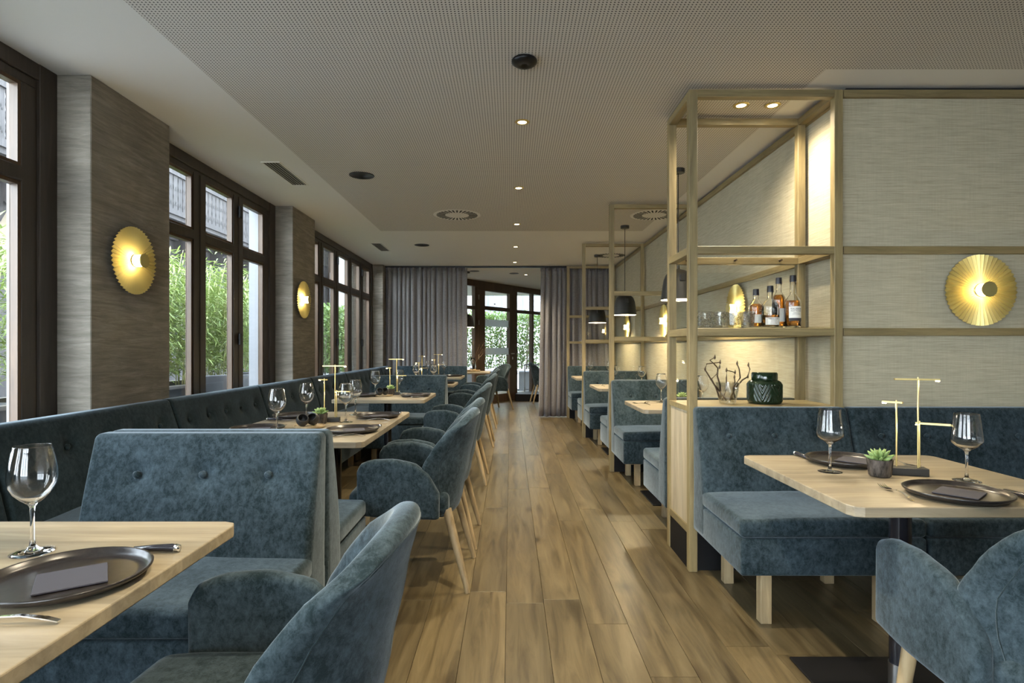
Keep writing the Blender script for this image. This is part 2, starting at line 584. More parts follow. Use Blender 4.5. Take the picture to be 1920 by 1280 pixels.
# ================================================================== STRUCTURE
# ---- floor with single oak planks
fl = struct('floor')
part('subfloor', MB().box(-2.6, 4.6, -3.2, 15.8, -0.06, -0.012), 'black_matt', fl)
plank_mesh = {}
def plank(x, y, L_):
    key = round(L_, 2)
    if key not in plank_mesh:
        mb = MB().box(-0.0876, 0.0876, 0, L_ - 0.0012, -0.012, 0, c=0.0008)
        me = mb.mesh('plank'); me.materials.append(M['plank'])
        plank_mesh[key] = me
    o = bpy.data.objects.new('plank', plank_mesh[key])
    C.objects.link(o); o.parent = fl; o.location = (x, y, 0)
PW = 0.1765
for i in range(-13, 27):
    xc = -0.02 + PW * (i + 0.5)
    if xc > 4.6: break
    if xc < 1.9:
        y = 1.2 - random.random() * 1.6; yend = 15.6
    else:
        y = 0.6 - random.random() * 1.2; yend = 3.2
    while y < yend:
        L_ = random.choice([1.5, 1.9, 2.2, 2.2])
        plank(xc, y, L_)
        y += L_
part('plank_field', MB().box(-2.35, 4.6, -3.1, -0.6, -0.012, 0), 'plank', fl)['kind'] = 'stuff'

# ---- ceiling
ce = struct('ceiling')
part('ceiling_slab', MB().box(-2.6, 4.6, -3.2, 15.8, CEIL + 0.004, 2.75), 'ceil', ce)
def cpanel(name, mat, x0, x1, y0, y1):
    part(name, MB().box(x0, x1, y0, y1, CEIL, CEIL + 0.004), mat, ce)
cpanel('plain_panel', 'ceil', -2.6, -1.56, -3.2, 15.8)
cpanel('perforated_panel', 'perf', -1.56, 1.59, -3.2, 7.0)
cpanel('perforated_panel', 'perf', 1.59, 4.6, -3.2, 2.93)
cpanel('plain_panel', 'ceil', 1.59, 4.6, 2.93, 7.0)
cpanel('plain_panel', 'ceil', -1.56, 4.6, 7.0, 15.8)

# ---- left wall: piers between tall windows
wl = struct('wall_left')
piers = [(0.2, 0.9), (2.986, 3.677), (5.758, 6.41), (9.83, 9.97)]
for y0, y1 in piers:
    part('pier', MB().box(XG - 0.02, XW, y0, y1, 0, CEIL, c=0.004), 'plaster', wl)
    part('outer_reveal', MB().box(XG - 0.26, XG - 0.02, y0 + 0.002, y1 - 0.002, 0, CEIL), 'white_wall', wl)
part('pier', MB().box(-2.6, XW, -3.2, -1.9, 0, CEIL), 'plaster', wl)

def add_hinge(parent, y, z):
    part('hinge', MB().box(XG, XG + 0.022, y - 0.02, y + 0.02, z - 0.05, z + 0.05, c=0.003), 'black', parent)

def window(n, y0, y1, cuts, hinges=()):
    """cuts = list of (a, b) glass spans along y"""
    w = struct('window_%d' % n)
    d0, d1 = XG - 0.066, XG
    zt0, zt1 = 1.995, 2.066
    ztop = 2.475
    zbot = 0.16
    mb = MB()
    mb.box(d0, d1, y0, y1, ztop + 0.045, CEIL, c=0.003)
    mb.box(d0, d1, y0, y1, 0, zbot, c=0.003)
    part('frame', mb, 'bronze_wood', w)
    part('head_rail', MB().box(d0, d1 - 0.012, y0, y1, ztop, ztop + 0.045, c=0.003), 'bronze_wood', w)
    edges = [y0] + [q for c_ in cuts for q in c_] + [y1]
    for k in range(0, len(edges), 2):
        a, b = edges[k], edges[k + 1]
        if k == 0 or k == len(edges) - 2:
            # outer jamb proud of the casement stile
            s0, s1 = (a, a + (b - a) * 0.5) if k == 0 else (b - (b - a) * 0.55, b)
            part('jamb', MB().box(d0, d1 + 0.004, s0, s1, 0, CEIL, c=0.003), 'bronze_wood', w)
            t0, t1 = (s1, b) if k == 0 else (a, s0)
            part('casement_stile', MB().box(d0, d1 - 0.012, t0, t1, zbot, ztop, c=0.003), 'bronze_wood', w)
        else:
            m_ = (a + b) / 2
            part('casement_stile', MB().box(d0, d1 - 0.006, a, m_ - 0.002, zbot, ztop + 0.02, c=0.003), 'bronze_wood', w)
            part('casement_stile', MB().box(d0, d1, m_ + 0.002, b, zbot, ztop + 0.02, c=0.003), 'bronze_wood', w)
    for a, b in cuts:
        part('transom', MB().box(d0 + 0.005, d1 - 0.002, a - 0.002, b + 0.002, zt0, zt1, c=0.006), 'bronze_wood', w)
        for z0, z1 in ((zbot, zt0), (zt1, ztop)):
            bd = MB()
            t = 0.018
            x0, x1 = d0 + 0.008, d1 - 0.016
            bd.box(x0, x1, a, a + t, z0, z1)
            bd.box(x0, x1, b - t, b, z0, z1)
            bd.box(x0, x1, a + t, b - t, z0, z0 + t)
            bd.box(x0, x1, a + t, b - t, z1 - t, z1)
            part('glazing_bead', bd, 'bead_wood', w)
            part('pane', MB().box(d0 + 0.011, d0 + 0.016, a + t, b - t, z0 + t, z1 - t), 'pane', w)
    for hy in hinges:
        for hz in (2.36, 1.27, 0.4):
            add_hinge(w, hy, hz)
    return w
window(1, 0.9, 2.986, [(1.02, 1.50), (1.65, 2.14), (2.30, 2.785)], (2.22,))
window(2, 3.677, 5.758, [(3.85, 4.29), (4.45, 4.913), (5.07, 5.52)], (4.99,))
window(3, 6.41, 9.83, [(6.6, 7.10), (7.25, 7.73), (7.89, 8.39), (8.54, 9.03), (9.19, 9.66)], (7.81, 9.11))
window(4, -1.9, 0.2, [(-1.75, -1.25), (-1.1, -0.6), (-0.45, 0.05)])

# ---- wall behind the camera (glazed shop front) and the right-hand end of the room
wb = struct('wall_back')
part('wall_slab', MB().box(-2.6, 4.7, -3.3, -3.2, 0, 0.12).box(-2.6, 4.7, -3.3, -3.2, 2.3, CEIL).box(-2.6, -2.25, -3.3, -3.2, 0.12, 2.3)
     .box(0.35, 4.7, -3.3, -3.2, 0.12, 2.3), 'plaster', wb)
w5 = struct('window_5')
for k in range(3):
    xa = -2.25 + 0.865 * k
    part('mullion', MB().box(xa, xa + 0.12, -3.3, -3.2, 0.12, 2.3), 'bronze_wood', w5)
    part('pane', MB().box(xa + 0.12, xa + 0.865, -3.26, -3.25, 0.12, 2.3), 'pane', w5)
we = struct('wall_east')
part('wall_slab', MB().box(4.6, 4.7, -3.2, 3.2, 0, CEIL), 'plaster', we)

# ---- right: front wall facing us and the long wall, both clad with woven fabric between oak battens
wf = struct('wall_front')
YF = 3.13
part('wall_core', MB().box(1.815, 4.7, YF + 0.012, YF + 0.30, 0, CEIL), 'black_liner', wf)
for z0, z1 in ((0.0, 1.262), (1.303, 1.700), (1.741, 2.538)):
    for x0, x1 in ((1.783, 3.2), (3.2, 4.6)):
        part('fabric_panel', MB().box(x0, x1, YF, YF + 0.012, z0, z1), 'fabric', wf)
for z0, z1 in ((1.262, 1.303), (1.700, 1.741), (2.538, 2.578)):
    part('batten', MB().box(1.783, 4.6, YF - 0.022, YF + 0.012, z0, z1, c=0.002), 'oak_x', wf)
wrt = struct('wall_right')
part('wall_core', MB().box(XR + 0.012, XR + 0.10, 3.44, 15.7, 0, CEIL), 'black_liner', wrt)
ys = [3.143, 3.54, 5.62, 7.74, 9.9, 12.0, 15.7]
for a, b in zip(ys, ys[1:]):
    for z0, z1 in ((0.0, 1.262), (1.303, 1.700), (1.741, 2.538)):
        part('fabric_panel', MB().box(XR, XR + 0.012, a, b, z0, z1), 'fabric', wrt)
    for z0, z1 in ((1.262, 1.303), (1.700, 1.741), (2.538, 2.578)):
        part('batten', MB().box(XR - 0.022, XR + 0.012, a + 0.001, b - 0.001, z0, z1, c=0.002), 'oak_y', wrt)

# ---- slanted glazed wall at the far end
ang = math.atan2(0.814, 0.58)
W0 = (-0.875, 11.92)
def angled(name, kind=True):
    o = struct(name)
    o.location = (W0[0], W0[1], 0); o.rotation_euler = (0, 0, ang)
    return o
wfar = angled('wall_far')
part('wall_slab', MB().box(-3.0, -1.1, 0, 0.09, 0, CEIL), 'plaster', wfar)
w6 = angled('window_6')
def wbox(o, name, s0, s1, z0, z1, mat='door_wood', y0=-0.03, y1=0.06):
    return part(name, MB().box(s0, s1, y0, y1, z0, z1, c=0.003 if mat != 'pane' else 0), mat, o)
for s0, s1 in ((-1.1, 0.30), (1.66, 5.0)):
    wbox(w6, 'head', s0, s1, 2.47, CEIL)
    wbox(w6, 'transom', s0, s1, 1.99, 2.06)
    wbox(w6, 'sill', s0, s1, 0, 0.12)
for s0, s1 in ((-1.1, -1.0), (-0.4, -0.33), (0.20, 0.30), (1.66, 1.74), (2.36, 2.43), (3.1, 3.17), (3.9, 4.0)):
    wbox(w6, 'mullion', s0, s1, 0.12, 2.47)
for s0, s1 in ((-1.0, -0.4), (-0.33, 0.20), (1.74, 2.36), (2.43, 3.1), (3.17, 3.9)):
    wbox(w6, 'pane', s0, s1, 0.12, 1.99, 'pane', 0.01, 0.016)
    wbox(w6, 'pane', s0, s1, 2.06, 2.47, 'pane', 0.01, 0.016)
d1_ = angled('door_1')
wbox(d1_, 'door_head', 0.30, 1.66, 2.40, CEIL)
wbox(d1_, 'hinge_stile', 0.30, 0.545, 0.0, 2.40)
wbox(d1_, 'lock_stile', 1.445, 1.66, 0.0, 2.40)
wbox(d1_, 'transom', 0.545, 1.445, 2.0, 2.08)
wbox(d1_, 'bottom_rail', 0.545, 1.445, 0.0, 0.18)
wbox(d1_, 'pane', 0.545, 1.445, 0.18, 2.0, 'pane', 0.01, 0.016)
wbox(d1_, 'pane', 0.545, 1.445, 2.08, 2.40, 'pane', 0.01, 0.016)
wbox(d1_, 'frosted_band', 0.545, 1.445, 1.65, 1.80, 'frost', 0.004, 0.008)
wbox(d1_, 'frosted_band', 0.545, 1.445, 1.04, 1.19, 'frost', 0.004, 0.008)
hd = MB().tube([(1.55, -0.03, 1.06), (1.55, -0.075, 1.06)], 0.011).tube([(1.56, -0.075, 1.06), (1.44, -0.075, 1.06)], 0.010)
hp = part('door_handle', hd, 'steel', d1_, True, 40)
part('lock_plate', MB().box(1.53, 1.57, -0.036, -0.03, 0.93, 0.985, c=0.002), 'steel', d1_)
for z in (0.35, 1.0, 1.72, 2.25):
    part('hinge', MB().tube([(0.31, -0.045, z - 0.05), (0.31, -0.045, z + 0.05)], 0.011), 'steel', d1_, True, 40)

# ---- black threshold box under the far window
tr = struct('trim_1')
part('plinth_box', MB().box(0.11, 0.66, 12.95, 13.62, 0, 0.155, c=0.004).box(0.35, 0.66, 13.5, 13.9, 0, 0.155, c=0.004), 'black_matt', tr)

# ================================================================== SEATING
def bench(W_, nb, *a, seat=True, **k):
    return bench_(W_, nb, *a, seat=seat, **k)
def bench_(W_, nb, z_leg=0.235, depth=0.62, loc=(0, 0, 0), rz=0.0, label='', group=None, sections=1, legs_x=None, dark=False, button_off=None, top=0.885, name='bench', seat=True):
    """local frame: back plane y=0, sitter looks towards -y, x from 0 to W_"""
    t = thing(name, label, 'bench', loc, rz, group)
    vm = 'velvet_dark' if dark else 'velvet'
    secW = W_ / sections
    bz0 = z_leg + 0.005
    for s in range(sections):
        x0 = s * secW + 0.001; x1 = (s + 1) * secW - 0.001
        if nb:
            step = 0.236
            c0 = (x0 + x1) / 2 - step * (nb - 1) / 2
            bxs = [c0 + step * k for k in range(nb)]
        else:
            bxs = []
        H = top - bz0
        def front(z):
            return -(0.068 + 0.125 * max(0.0, (0.80 - z) / 0.36) ** 1.0) if z > 0.44 else -0.193
        def dm(p, x0=x0, x1=x1, bxs=bxs):
            x = p.x + (x0 + x1) / 2
            z = p.z + bz0 + H / 2
            fy = -(0.070 + 0.128 * min(1.0, max(0.0, (top - z) / (top - 0.45))))
            u = (p.y + 0.05) / 0.1     # 0 = front, 1 = back
            y = fy * (1 - u)
            if u < 0.5 and z > 0.5:
                for bx in bxs:
                    r2 = (x - bx) ** 2 + (z - 0.742) ** 2
                    y += 0.026 * math.exp(-r2 / (2 * 0.018 ** 2)) + 0.008 * math.exp(-r2 / (2 * 0.05 ** 2))
                y -= 0.008 * math.sin(PI * min(1, max(0, (z - 0.46) / 0.42))) 
            if u > 0.5:
                y = min(y, 0.0)
            return (x, y, z)
        nx = max(6, int((x1 - x0) / 0.028))
        mb = rbox(x1 - x0, 0.1, H, 0.022, nx, 1, 26, 3, dm)
        bk = part('backrest', mb, vm, t, True)
        for bx in bxs:
            bt = MB().lathe([(0.0, 0.012), (0.007, 0.011), (0.012, 0.008), (0.0155, 0.001), (0.013, -0.006), (0.0, -0.006)], 16)
            fy = -(0.070 + 0.128 * (top - 0.742) / (top - 0.45)) + 0.012
            o = part('button', bt, vm, bk, True)
            o.location = (bx, fy, 0.742)
            o.rotation_euler = (PI / 2 + 0.28, 0, 0)
        # seat cushion and seat base
        if not seat:
            part('seat_base', rbox(x1 - x0 - 0.004, 0.16, top - 0.52 - 0.01, 0.01, 1, 1, 1, 2, lambda p: (p.x + (x0 + x1) / 2, p.y - 0.085, p.z + 0.18)), vm, t, True)
            return t
        def dc(p, x0=x0, x1=x1):
            x = p.x + (x0 + x1) / 2
            y = p.y - depth / 2 - 0.075
            w = 0.008 * math.cos(PI * (p.x / (x1 - x0))) * (1 if p.z > 0 else 0)
            n = mnoise.noise(Vector((x * 5 + loc[0], y * 5 + loc[1], 0))) * 0.004 if p.z > 0 else 0
            return (x, y, p.z + 0.433 + w + n)
        part('seat_cushion', rbox(x1 - x0, depth - 0.15, 0.078, 0.022, max(4, int(secW / 0.06)), 8, 1, 3, dc), vm, t, True)
        def db(p, x0=x0, x1=x1):
            return (p.x + (x0 + x1) / 2, p.y - depth / 2 - 0.003, p.z + (z_leg + 0.393) / 2)
        part('seat_base', rbox(x1 - x0 - 0.004, depth - 0.012, 0.393 - z_leg, 0.012, 1, 1, 1, 2, db), vm, t, True)
    xs = legs_x or [0.14, W_ - 0.14]
    for x in xs:
        for y in (-depth + 0.10, -0.13):
            part('leg', MB().box(x - 0.024, x + 0.024, y - 0.024, y + 0.024, 0.0, z_leg, c=0.002), 'oak_leg', t)
        part('leg_rail', MB().box(x - 0.045, x + 0.045, -depth + 0.14, -0.17, z_leg - 0.03, z_leg, c=0.002), 'oak_leg', t)
    return t

# long window bench, sections of 1.25 m
for k in range(8):
    y0 = -0.22 + 1.253 * k + (0.0)
    places = ['behind the camera side of the first window', 'under the nearest window on the left', 'in front of the first plaster pier',
              'under the three-panel window', 'in front of the second plaster pier', 'under the near end of the five-panel window',
              'under the middle of the five-panel window', 'between the last left table and the corner']
    wdt = 1.25 if k < 7 else 9.245 - y0
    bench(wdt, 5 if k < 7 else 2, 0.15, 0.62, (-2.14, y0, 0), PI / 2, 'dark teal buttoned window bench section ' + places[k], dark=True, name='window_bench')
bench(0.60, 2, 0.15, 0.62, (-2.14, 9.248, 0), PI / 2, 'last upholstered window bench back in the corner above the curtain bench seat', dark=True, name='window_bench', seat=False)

# free-standing benches on the left, backs towards each other
bench(0.83, 3, 0.15, 0.60, (-1.52, 2.19, 0), 0, 'teal velvet buttoned bench nearest on the left, back facing the near oak table', name='bench')
bench(0.83, 3, 0.15, 0.60, (-0.69, 2.195, 0), PI, 'teal velvet bench back to back behind the nearest left bench, facing the long table', name='bench')
bench(0.85, 3, 0.15, 0.58, (-1.57, 6.58, 0), 0, 'teal velvet buttoned bench on the left behind the single square table', name='bench')
bench(0.85, 3, 0.15, 0.60, (-0.72, 6.585, 0), PI, 'teal velvet bench on the left facing away towards the two far tables', name='bench')
bench(1.20, 5, 0.15, 0.60, (-1.93, 9.87, 0), 0, 'teal velvet buttoned bench along the foot of the left curtain', name='bench')

# right: bench against the front wall and the booth benches by the shelf frames
bench(0.79, 3, 0.235, 0.66, (0.97, 3.105, 0), 0, 'teal velvet bench end section under the oak shelf at right, lit on its aisle side', name='bench')
bench(1.25, 5, 0.235, 0.66, (1.765, 3.105, 0), 0, 'teal velvet bench section against the fabric wall at the right edge', name='bench')
bench(0.82, 3, 0.20, 0.62, (1.78, 3.60, 0), PI, 'teal velvet bench facing away directly behind the oak cabinet', name='booth_bench')
for k, (yf, nm) in enumerate(((5.62, 'first'), (7.74, 'second'), (9.86, 'third'))):
    bench(0.82, 3, 0.20, 0.63, (0.965, yf - 0.025, 0), 0, 'dark teal booth bench facing the camera at the %s oak frame behind the cabinet' % nm, dark=False, name='booth_bench')
    if k < 2:
        bench(0.82, 3, 0.20, 0.63, (1.785, yf + 0.025, 0), PI, 'teal booth bench facing away behind the %s oak frame past the cabinet' % nm, name='booth_bench')

# ---- armchairs: local frame faces +x
def make_chair(label):
    t = thing('armchair', label, 'chair')
    H0, H1 = 0.355, 0.880
    HH = H1 - H0
    def dback(p):
        z = p.z + (H0 + H1) / 2
        u = p.y / 0.25
        w = interp(z, [(0.355, 0.205), (0.45, 0.245), (0.59, 0.265), (0.72, 0.25), (0.82, 0.222), (0.88, 0.19)])
        xc = interp(z, [(0.355, -0.165), (0.45, -0.19), (0.60, -0.222), (0.75, -0.252), (0.88, -0.282)])
        a = interp(z, [(0.355, 0.05), (0.45, 0.11), (0.55, 0.165), (0.62, 0.175), (0.70, 0.145), (0.79, 0.09), (0.88, 0.045)])
        au = min(1.0, abs(u))
        zz = z
        if z > 0.78:
            zz = z - (au ** 2.6) * 0.055 * ((z - 0.78) / 0.10)
        x = xc + a * au ** 2.1 + p.x * (1 - 0.15 * au)
        if z < 0.42:
            zz += 0.0
        return (x, u * w, zz)
    mb = rbox(0.062, 0.50, HH, 0.028, 1, 18, 16, 3, dback)
    bk = part('backrest', mb, 'velvet', t, True)
    # stitched seam running round the back panel
    pts = []
    r = 0.075; hy = 0.218; zt = 0.855
    path = [(-hy, 0.40 + (zt - r - 0.40) * q / 12) for q in range(13)]
    path += [(-hy + r * (1 - math.cos(PI / 2 * q / 8)), zt - r + r * math.sin(PI / 2 * q / 8)) for q in range(1, 9)]
    path += [(-hy + r + (hy - r) * 2 * q / 10, zt) for q in range(1, 10)]
    path += [(-y, z) for y, z in reversed(path[:21])]
    for y, z in path:
        pts.append(dback(Vector((-0.0305, y, z - (H0 + H1) / 2))))
    part('seam', MB().tube(pts, 0.0018, 5), 'velvet_dark', bk, True)
    for s in (-1, 1):
        def darm(p, s=s):
            x = p.x + 0.075            # -0.125 .. 0.275
            k = (p.z + 0.15) / 0.30
            zt = interp(x, [(-0.125, 0.50), (-0.06, 0.60), (0.0, 0.642), (0.10, 0.660), (0.20, 0.655), (0.245, 0.640), (0.275, 0.605)])
            zb = interp(x, [(-0.125, 0.365), (0.1, 0.372), (0.275, 0.382)])
            z = zb + (zt - zb) * k
            y = s * (0.262 - 0.018 * ((x - 0.05) / 0.22) ** 2 * (1 if x > 0.05 else 0.6)) + p.y * (1 - 0.15 * k)
            xf = x + (0.004 if x > 0.25 else 0) * k
            return (xf, y, z)
        part('armrest', rbox(0.40, 0.056, 0.30, 0.024, 12, 1, 10, 3, darm), 'velvet', t, True)
    def dseat(p):
        x = p.x + 0.085
        wv = 1.0 if x < 0.2 else 1.0 - 0.10 * ((x - 0.2) / 0.135) ** 2
        z = p.z + 0.427
        if p.z < 0 and x > 0.2:
            z += 0.035 * ((x - 0.2) / 0.135)
        z += 0.010 * math.cos(PI * p.y / 0.47) if p.z > 0 else 0
        return (x, p.y * wv, z)
    part('seat', rbox(0.50, 0.476, 0.125, 0.045, 10, 8, 1, 4, dseat), 'velvet', t, True)
    for s in (-1, 1):
        part('leg', MB().tube([(0.20, s * 0.20, 0.40), (0.222, s * 0.218, 0.20), (0.245, s * 0.235, 0.0)], [0.022, 0.018, 0.0125], 12), 'oak_leg', t, True, 50)
        part('leg', MB().tube([(-0.155, s * 0.20, 0.40), (-0.21, s * 0.222, 0.20), (-0.262, s * 0.24, 0.0)], [0.023, 0.019, 0.0125], 12), 'oak_leg', t, True, 50)
    return remember(t)
chair0 = make_chair('teal velvet armchair in the foreground pulled up to the near-left table')
chair0.location = (-0.49, 1.15, 0); chair0.rotation_euler = (0, 0, PI)
G = 'teal armchairs along the aisle'
chair0['group'] = G
dup(chair0, (-0.47, 3.08, 0), PI, 'teal velvet armchair, nearer of two at the long oak table')
dup(chair0, (-0.47, 3.69, 0), PI, 'teal velvet armchair, farther of two at the long oak table')
dup(chair0, (-0.475, 5.29, 0), PI, 'teal velvet armchair at the square table before the second left bench')
dup(chair0, (-0.47, 7.22, 0), PI, 'teal velvet armchair at the first far-left table past the second bench')
dup(chair0, (-0.47, 8.83, 0), PI, 'teal velvet armchair at the last left table before the curtain')
dup(chair0, (-0.30, 11.25, 0), PI + 0.62, 'teal armchair beyond the curtain turned towards the aisle by the glass door', 'chairs beyond the curtains')
dup(chair0, (0.72, 12.62, 0), 0.1, 'teal armchair half hidden behind the right curtain', 'chairs beyond the curtains')
dup(chair0, (1.352, 1.46, 0), PI / 2, 'large blue-teal velvet armchair at the right edge facing the right table', 'armchair at the right table')

# ================================================================== TABLES
def table(x0, x1, y0, y1, label, bases, base=(0.28, 0.22), ztop=0.75, th=0.030):
    t = thing('dining_table', label, 'table', (x0, y0, 0))
    w, d = x1 - x0, y1 - y0
    c = 0.035
    poly = [(c, 0), (w - c, 0), (w - c * 0.3, c * 0.3), (w, c), (w, d - c), (w - c * 0.3, d - c * 0.3), (w - c, d), (c, d), (c * 0.3, d - c * 0.3), (0, d - c), (0, c), (c * 0.3, c * 0.3)]
    mb = MB().prism(poly, 'Z', ztop - th, ztop)
    tp = part('tabletop', mb, 'oak_table', t)
    bv = tp.modifiers.new('edge', 'BEVEL'); bv.width = 0.003; bv.segments = 2; bv.limit_method = 'ANGLE'
    for bx, by in bases:
        lx, ly = bx - x0, by - y0
        part('base_plate', MB().box(lx - base[0], lx + base[0], ly - base[1], ly + base[1], 0, 0.010, c=0.002), 'black', t)
        col = part('column', MB().tube([(lx, ly, 0.010), (lx, ly, ztop - th - 0.006)], 0.034, 24), 'black_tube', t, True, 50)
        part('chrome_sleeve', MB().tube([(lx, ly, 0.010), (lx, ly, 0.105)], 0.0365, 24), 'steel', col, True, 50, label='brushed steel sleeve')
        part('mounting_plate', MB().box(lx - 0.16, lx + 0.16, ly - 0.12, ly + 0.12, ztop - th - 0.007, ztop - th - 0.001), 'black', t)
    return t
TABLES = {
 'L1': ((-1.52, -0.70, 0.25, 1.505), 'oak table cut off at the bottom left corner of the view', [(-1.11, 0.6), (-1.11, 1.15)], 'the near-left table'),
 'L2': ((-1.525, -0.70, 2.76, 4.07), 'long oak table for four behind the nearest left bench', [(-1.11, 3.10), (-1.11, 3.70)], 'the long oak table'),
 'L3': ((-1.54, -0.735, 4.97, 5.76), 'square oak table in front of the second left bench', [(-1.13, 5.36)], 'the single square left table'),
 'L4': ((-1.50, -0.68, 6.95, 7.60), 'small oak table just beyond the second left bench', [(-1.1, 7.27)], 'the first far-left table'),
 'L5': ((-1.54, -0.735, 8.66, 9.42), 'small oak table farthest on the left before the curtain bench', [(-1.13, 9.04)], 'the last left table'),
 'R1': ((0.963, 1.752, 1.635, 2.43), 'oak table in the right foreground with two place settings', [(1.355, 2.02)], 'the right foreground table'),
 'R2': ((0.96, 1.74, 4.19, 4.92), 'oak booth table right behind the cabinet', [(1.36, 4.62)], 'the booth table behind the cabinet'),
 'R3': ((0.96, 1.74, 6.32, 7.08), 'oak booth table between the first and second open frames', [(1.36, 6.70)], 'the middle booth table'),
 'R4': ((0.96, 1.74, 8.42, 9.20), 'oak booth table nearest the right curtain', [(1.36, 8.81)], 'the last booth table'),
 'FX': ((-1.25, -0.37, 10.45, 11.10), 'oak table beyond the left curtain holding a vase of twigs', [(-0.9, 10.75)], 'the table beyond the curtain'),
}
for k, (r, lab, bs, _) in TABLES.items():
    table(*r, lab, bs, base=(0.28, 0.22) if k[0] == 'R' else (0.2, 0.2))
TN = {k: v[3] for k, v in TABLES.items()}
ZT = 0.75

# ---- glassware
def glass_mesh(kind):
    if kind == 'round':
        out = [(0.0, 0.0), (0.040, 0.0), (0.041, 0.001), (0.030, 0.0035), (0.012, 0.008), (0.006, 0.016), (0.0045, 0.030), (0.0042, 0.075), (0.005, 0.098),
               (0.009, 0.106), (0.022, 0.116), (0.035, 0.130), (0.043, 0.146), (0.0455, 0.163), (0.0445, 0.182), (0.041, 0.203), (0.037, 0.222), (0.0346, 0.2325), (0.0344, 0.234)]
        inn = [(0.0336, 0.234), (0.0334, 0.2325), (0.0360, 0.222), (0.040, 0.203), (0.0435, 0.182), (0.0445, 0.163), (0.042, 0.147), (0.034, 0.1315), (0.021, 0.118), (0.008, 0.1095), (0.0, 0.108)]
    elif kind == 'angular':
        out = [(0.0, 0.0), (0.040, 0.0), (0.041, 0.001), (0.030, 0.003), (0.012, 0.006), (0.006, 0.012), (0.0042, 0.028), (0.0042, 0.085), (0.006, 0.098),
               (0.014, 0.106), (0.032, 0.117), (0.0425, 0.127), (0.0455, 0.135), (0.0445, 0.150), (0.040, 0.190), (0.0356, 0.2245), (0.0354, 0.226)]
        inn = [(0.0346, 0.226), (0.0344, 0.2245), (0.039, 0.190), (0.0435, 0.150), (0.0443, 0.136), (0.0415, 0.129), (0.031, 0.119), (0.013, 0.1085), (0.0, 0.106)]
    me = MB().lathe(out + inn, 32).mesh('wine_glass', True)
    me.materials.append(M['glass'])
    return me
GM = {'round': glass_mesh('round'), 'angular': glass_mesh('angular')}
def wine(kind, x, y, label):
    o = bpy.data.objects.new('wine_glass', GM[kind])
    C.objects.link(o); o.location = (x, y, ZT + 0.0005)
    tag(o, label, 'glass', 'wine glasses')
wine('round', -1.05, 1.277, 'large stemmed wine glass in the left foreground beside the dark plate')
wine('round', -1.225, 3.05, 'wine glass nearest to the camera on the long oak table')
wine('round', -1.245, 3.55, 'wine glass on the long table by the brass lamp, window side')
wine('round', -0.990, 3.50, 'wine glass on the long table to the right of the brass lamp')
wine('round', -1.035, 3.88, 'farthest wine glass on the long table, overlapping another')
wine('round', -1.237, 5.32, 'left wine glass on the single square left table')
wine('round', -1.08, 5.66, 'right wine glass on the single square left table')
wine('round', -1.20, 7.40, 'left wine glass on the first far-left table')
wine('round', -0.985, 7.45, 'right wine glass on the first far-left table')
wine('round', -1.32, 9.25, 'left wine glass on the last left table')
wine('round', -1.06, 9.30, 'right wine glass on the last left table')
wine('angular', 1.157, 2.105, 'angular wine glass on the left side of the right foreground table')
wine('angular', 1.54, 1.962, 'angular wine glass at the right edge of the right foreground table')
wine('round', 1.238, 4.77, 'wine glass on the booth table seen left of the cabinet post')
wine('round', 1.47, 4.45, 'wine glass seen through the glass behind the twig vase')
wine('round', 1.24, 6.95, 'left wine glass on the middle booth table')
wine('round', 1.50, 6.64, 'right wine glass on the middle booth table')
wine('round', 1.24, 9.05, 'left wine glass on the last booth table')
wine('round', 1.48, 8.7, 'right wine glass on the last booth table')

# ---- plates, napkins, cutlery
plate_me = MB().lathe([(0, 0.0), (0.09, 0.0), (0.110, 0.001), (0.130, 0.009), (0.1385, 0.017), (0.1395, 0.021), (0.1375, 0.0222), (0.1345, 0.021), (0.131, 0.012), (0.125, 0.0078), (0.110, 0.007), (0.0, 0.0075)], 48).mesh('dinner_plate', True)
plate_me.materials.append(M['plate'])
nap_me = MB().box(-0.0565, 0.0565, -0.0565, 0.0565, 0, 0.0035, c=0.0008).mesh('napkin'); nap_me.materials.append(M['napkin'])
def bend(p):
    return p
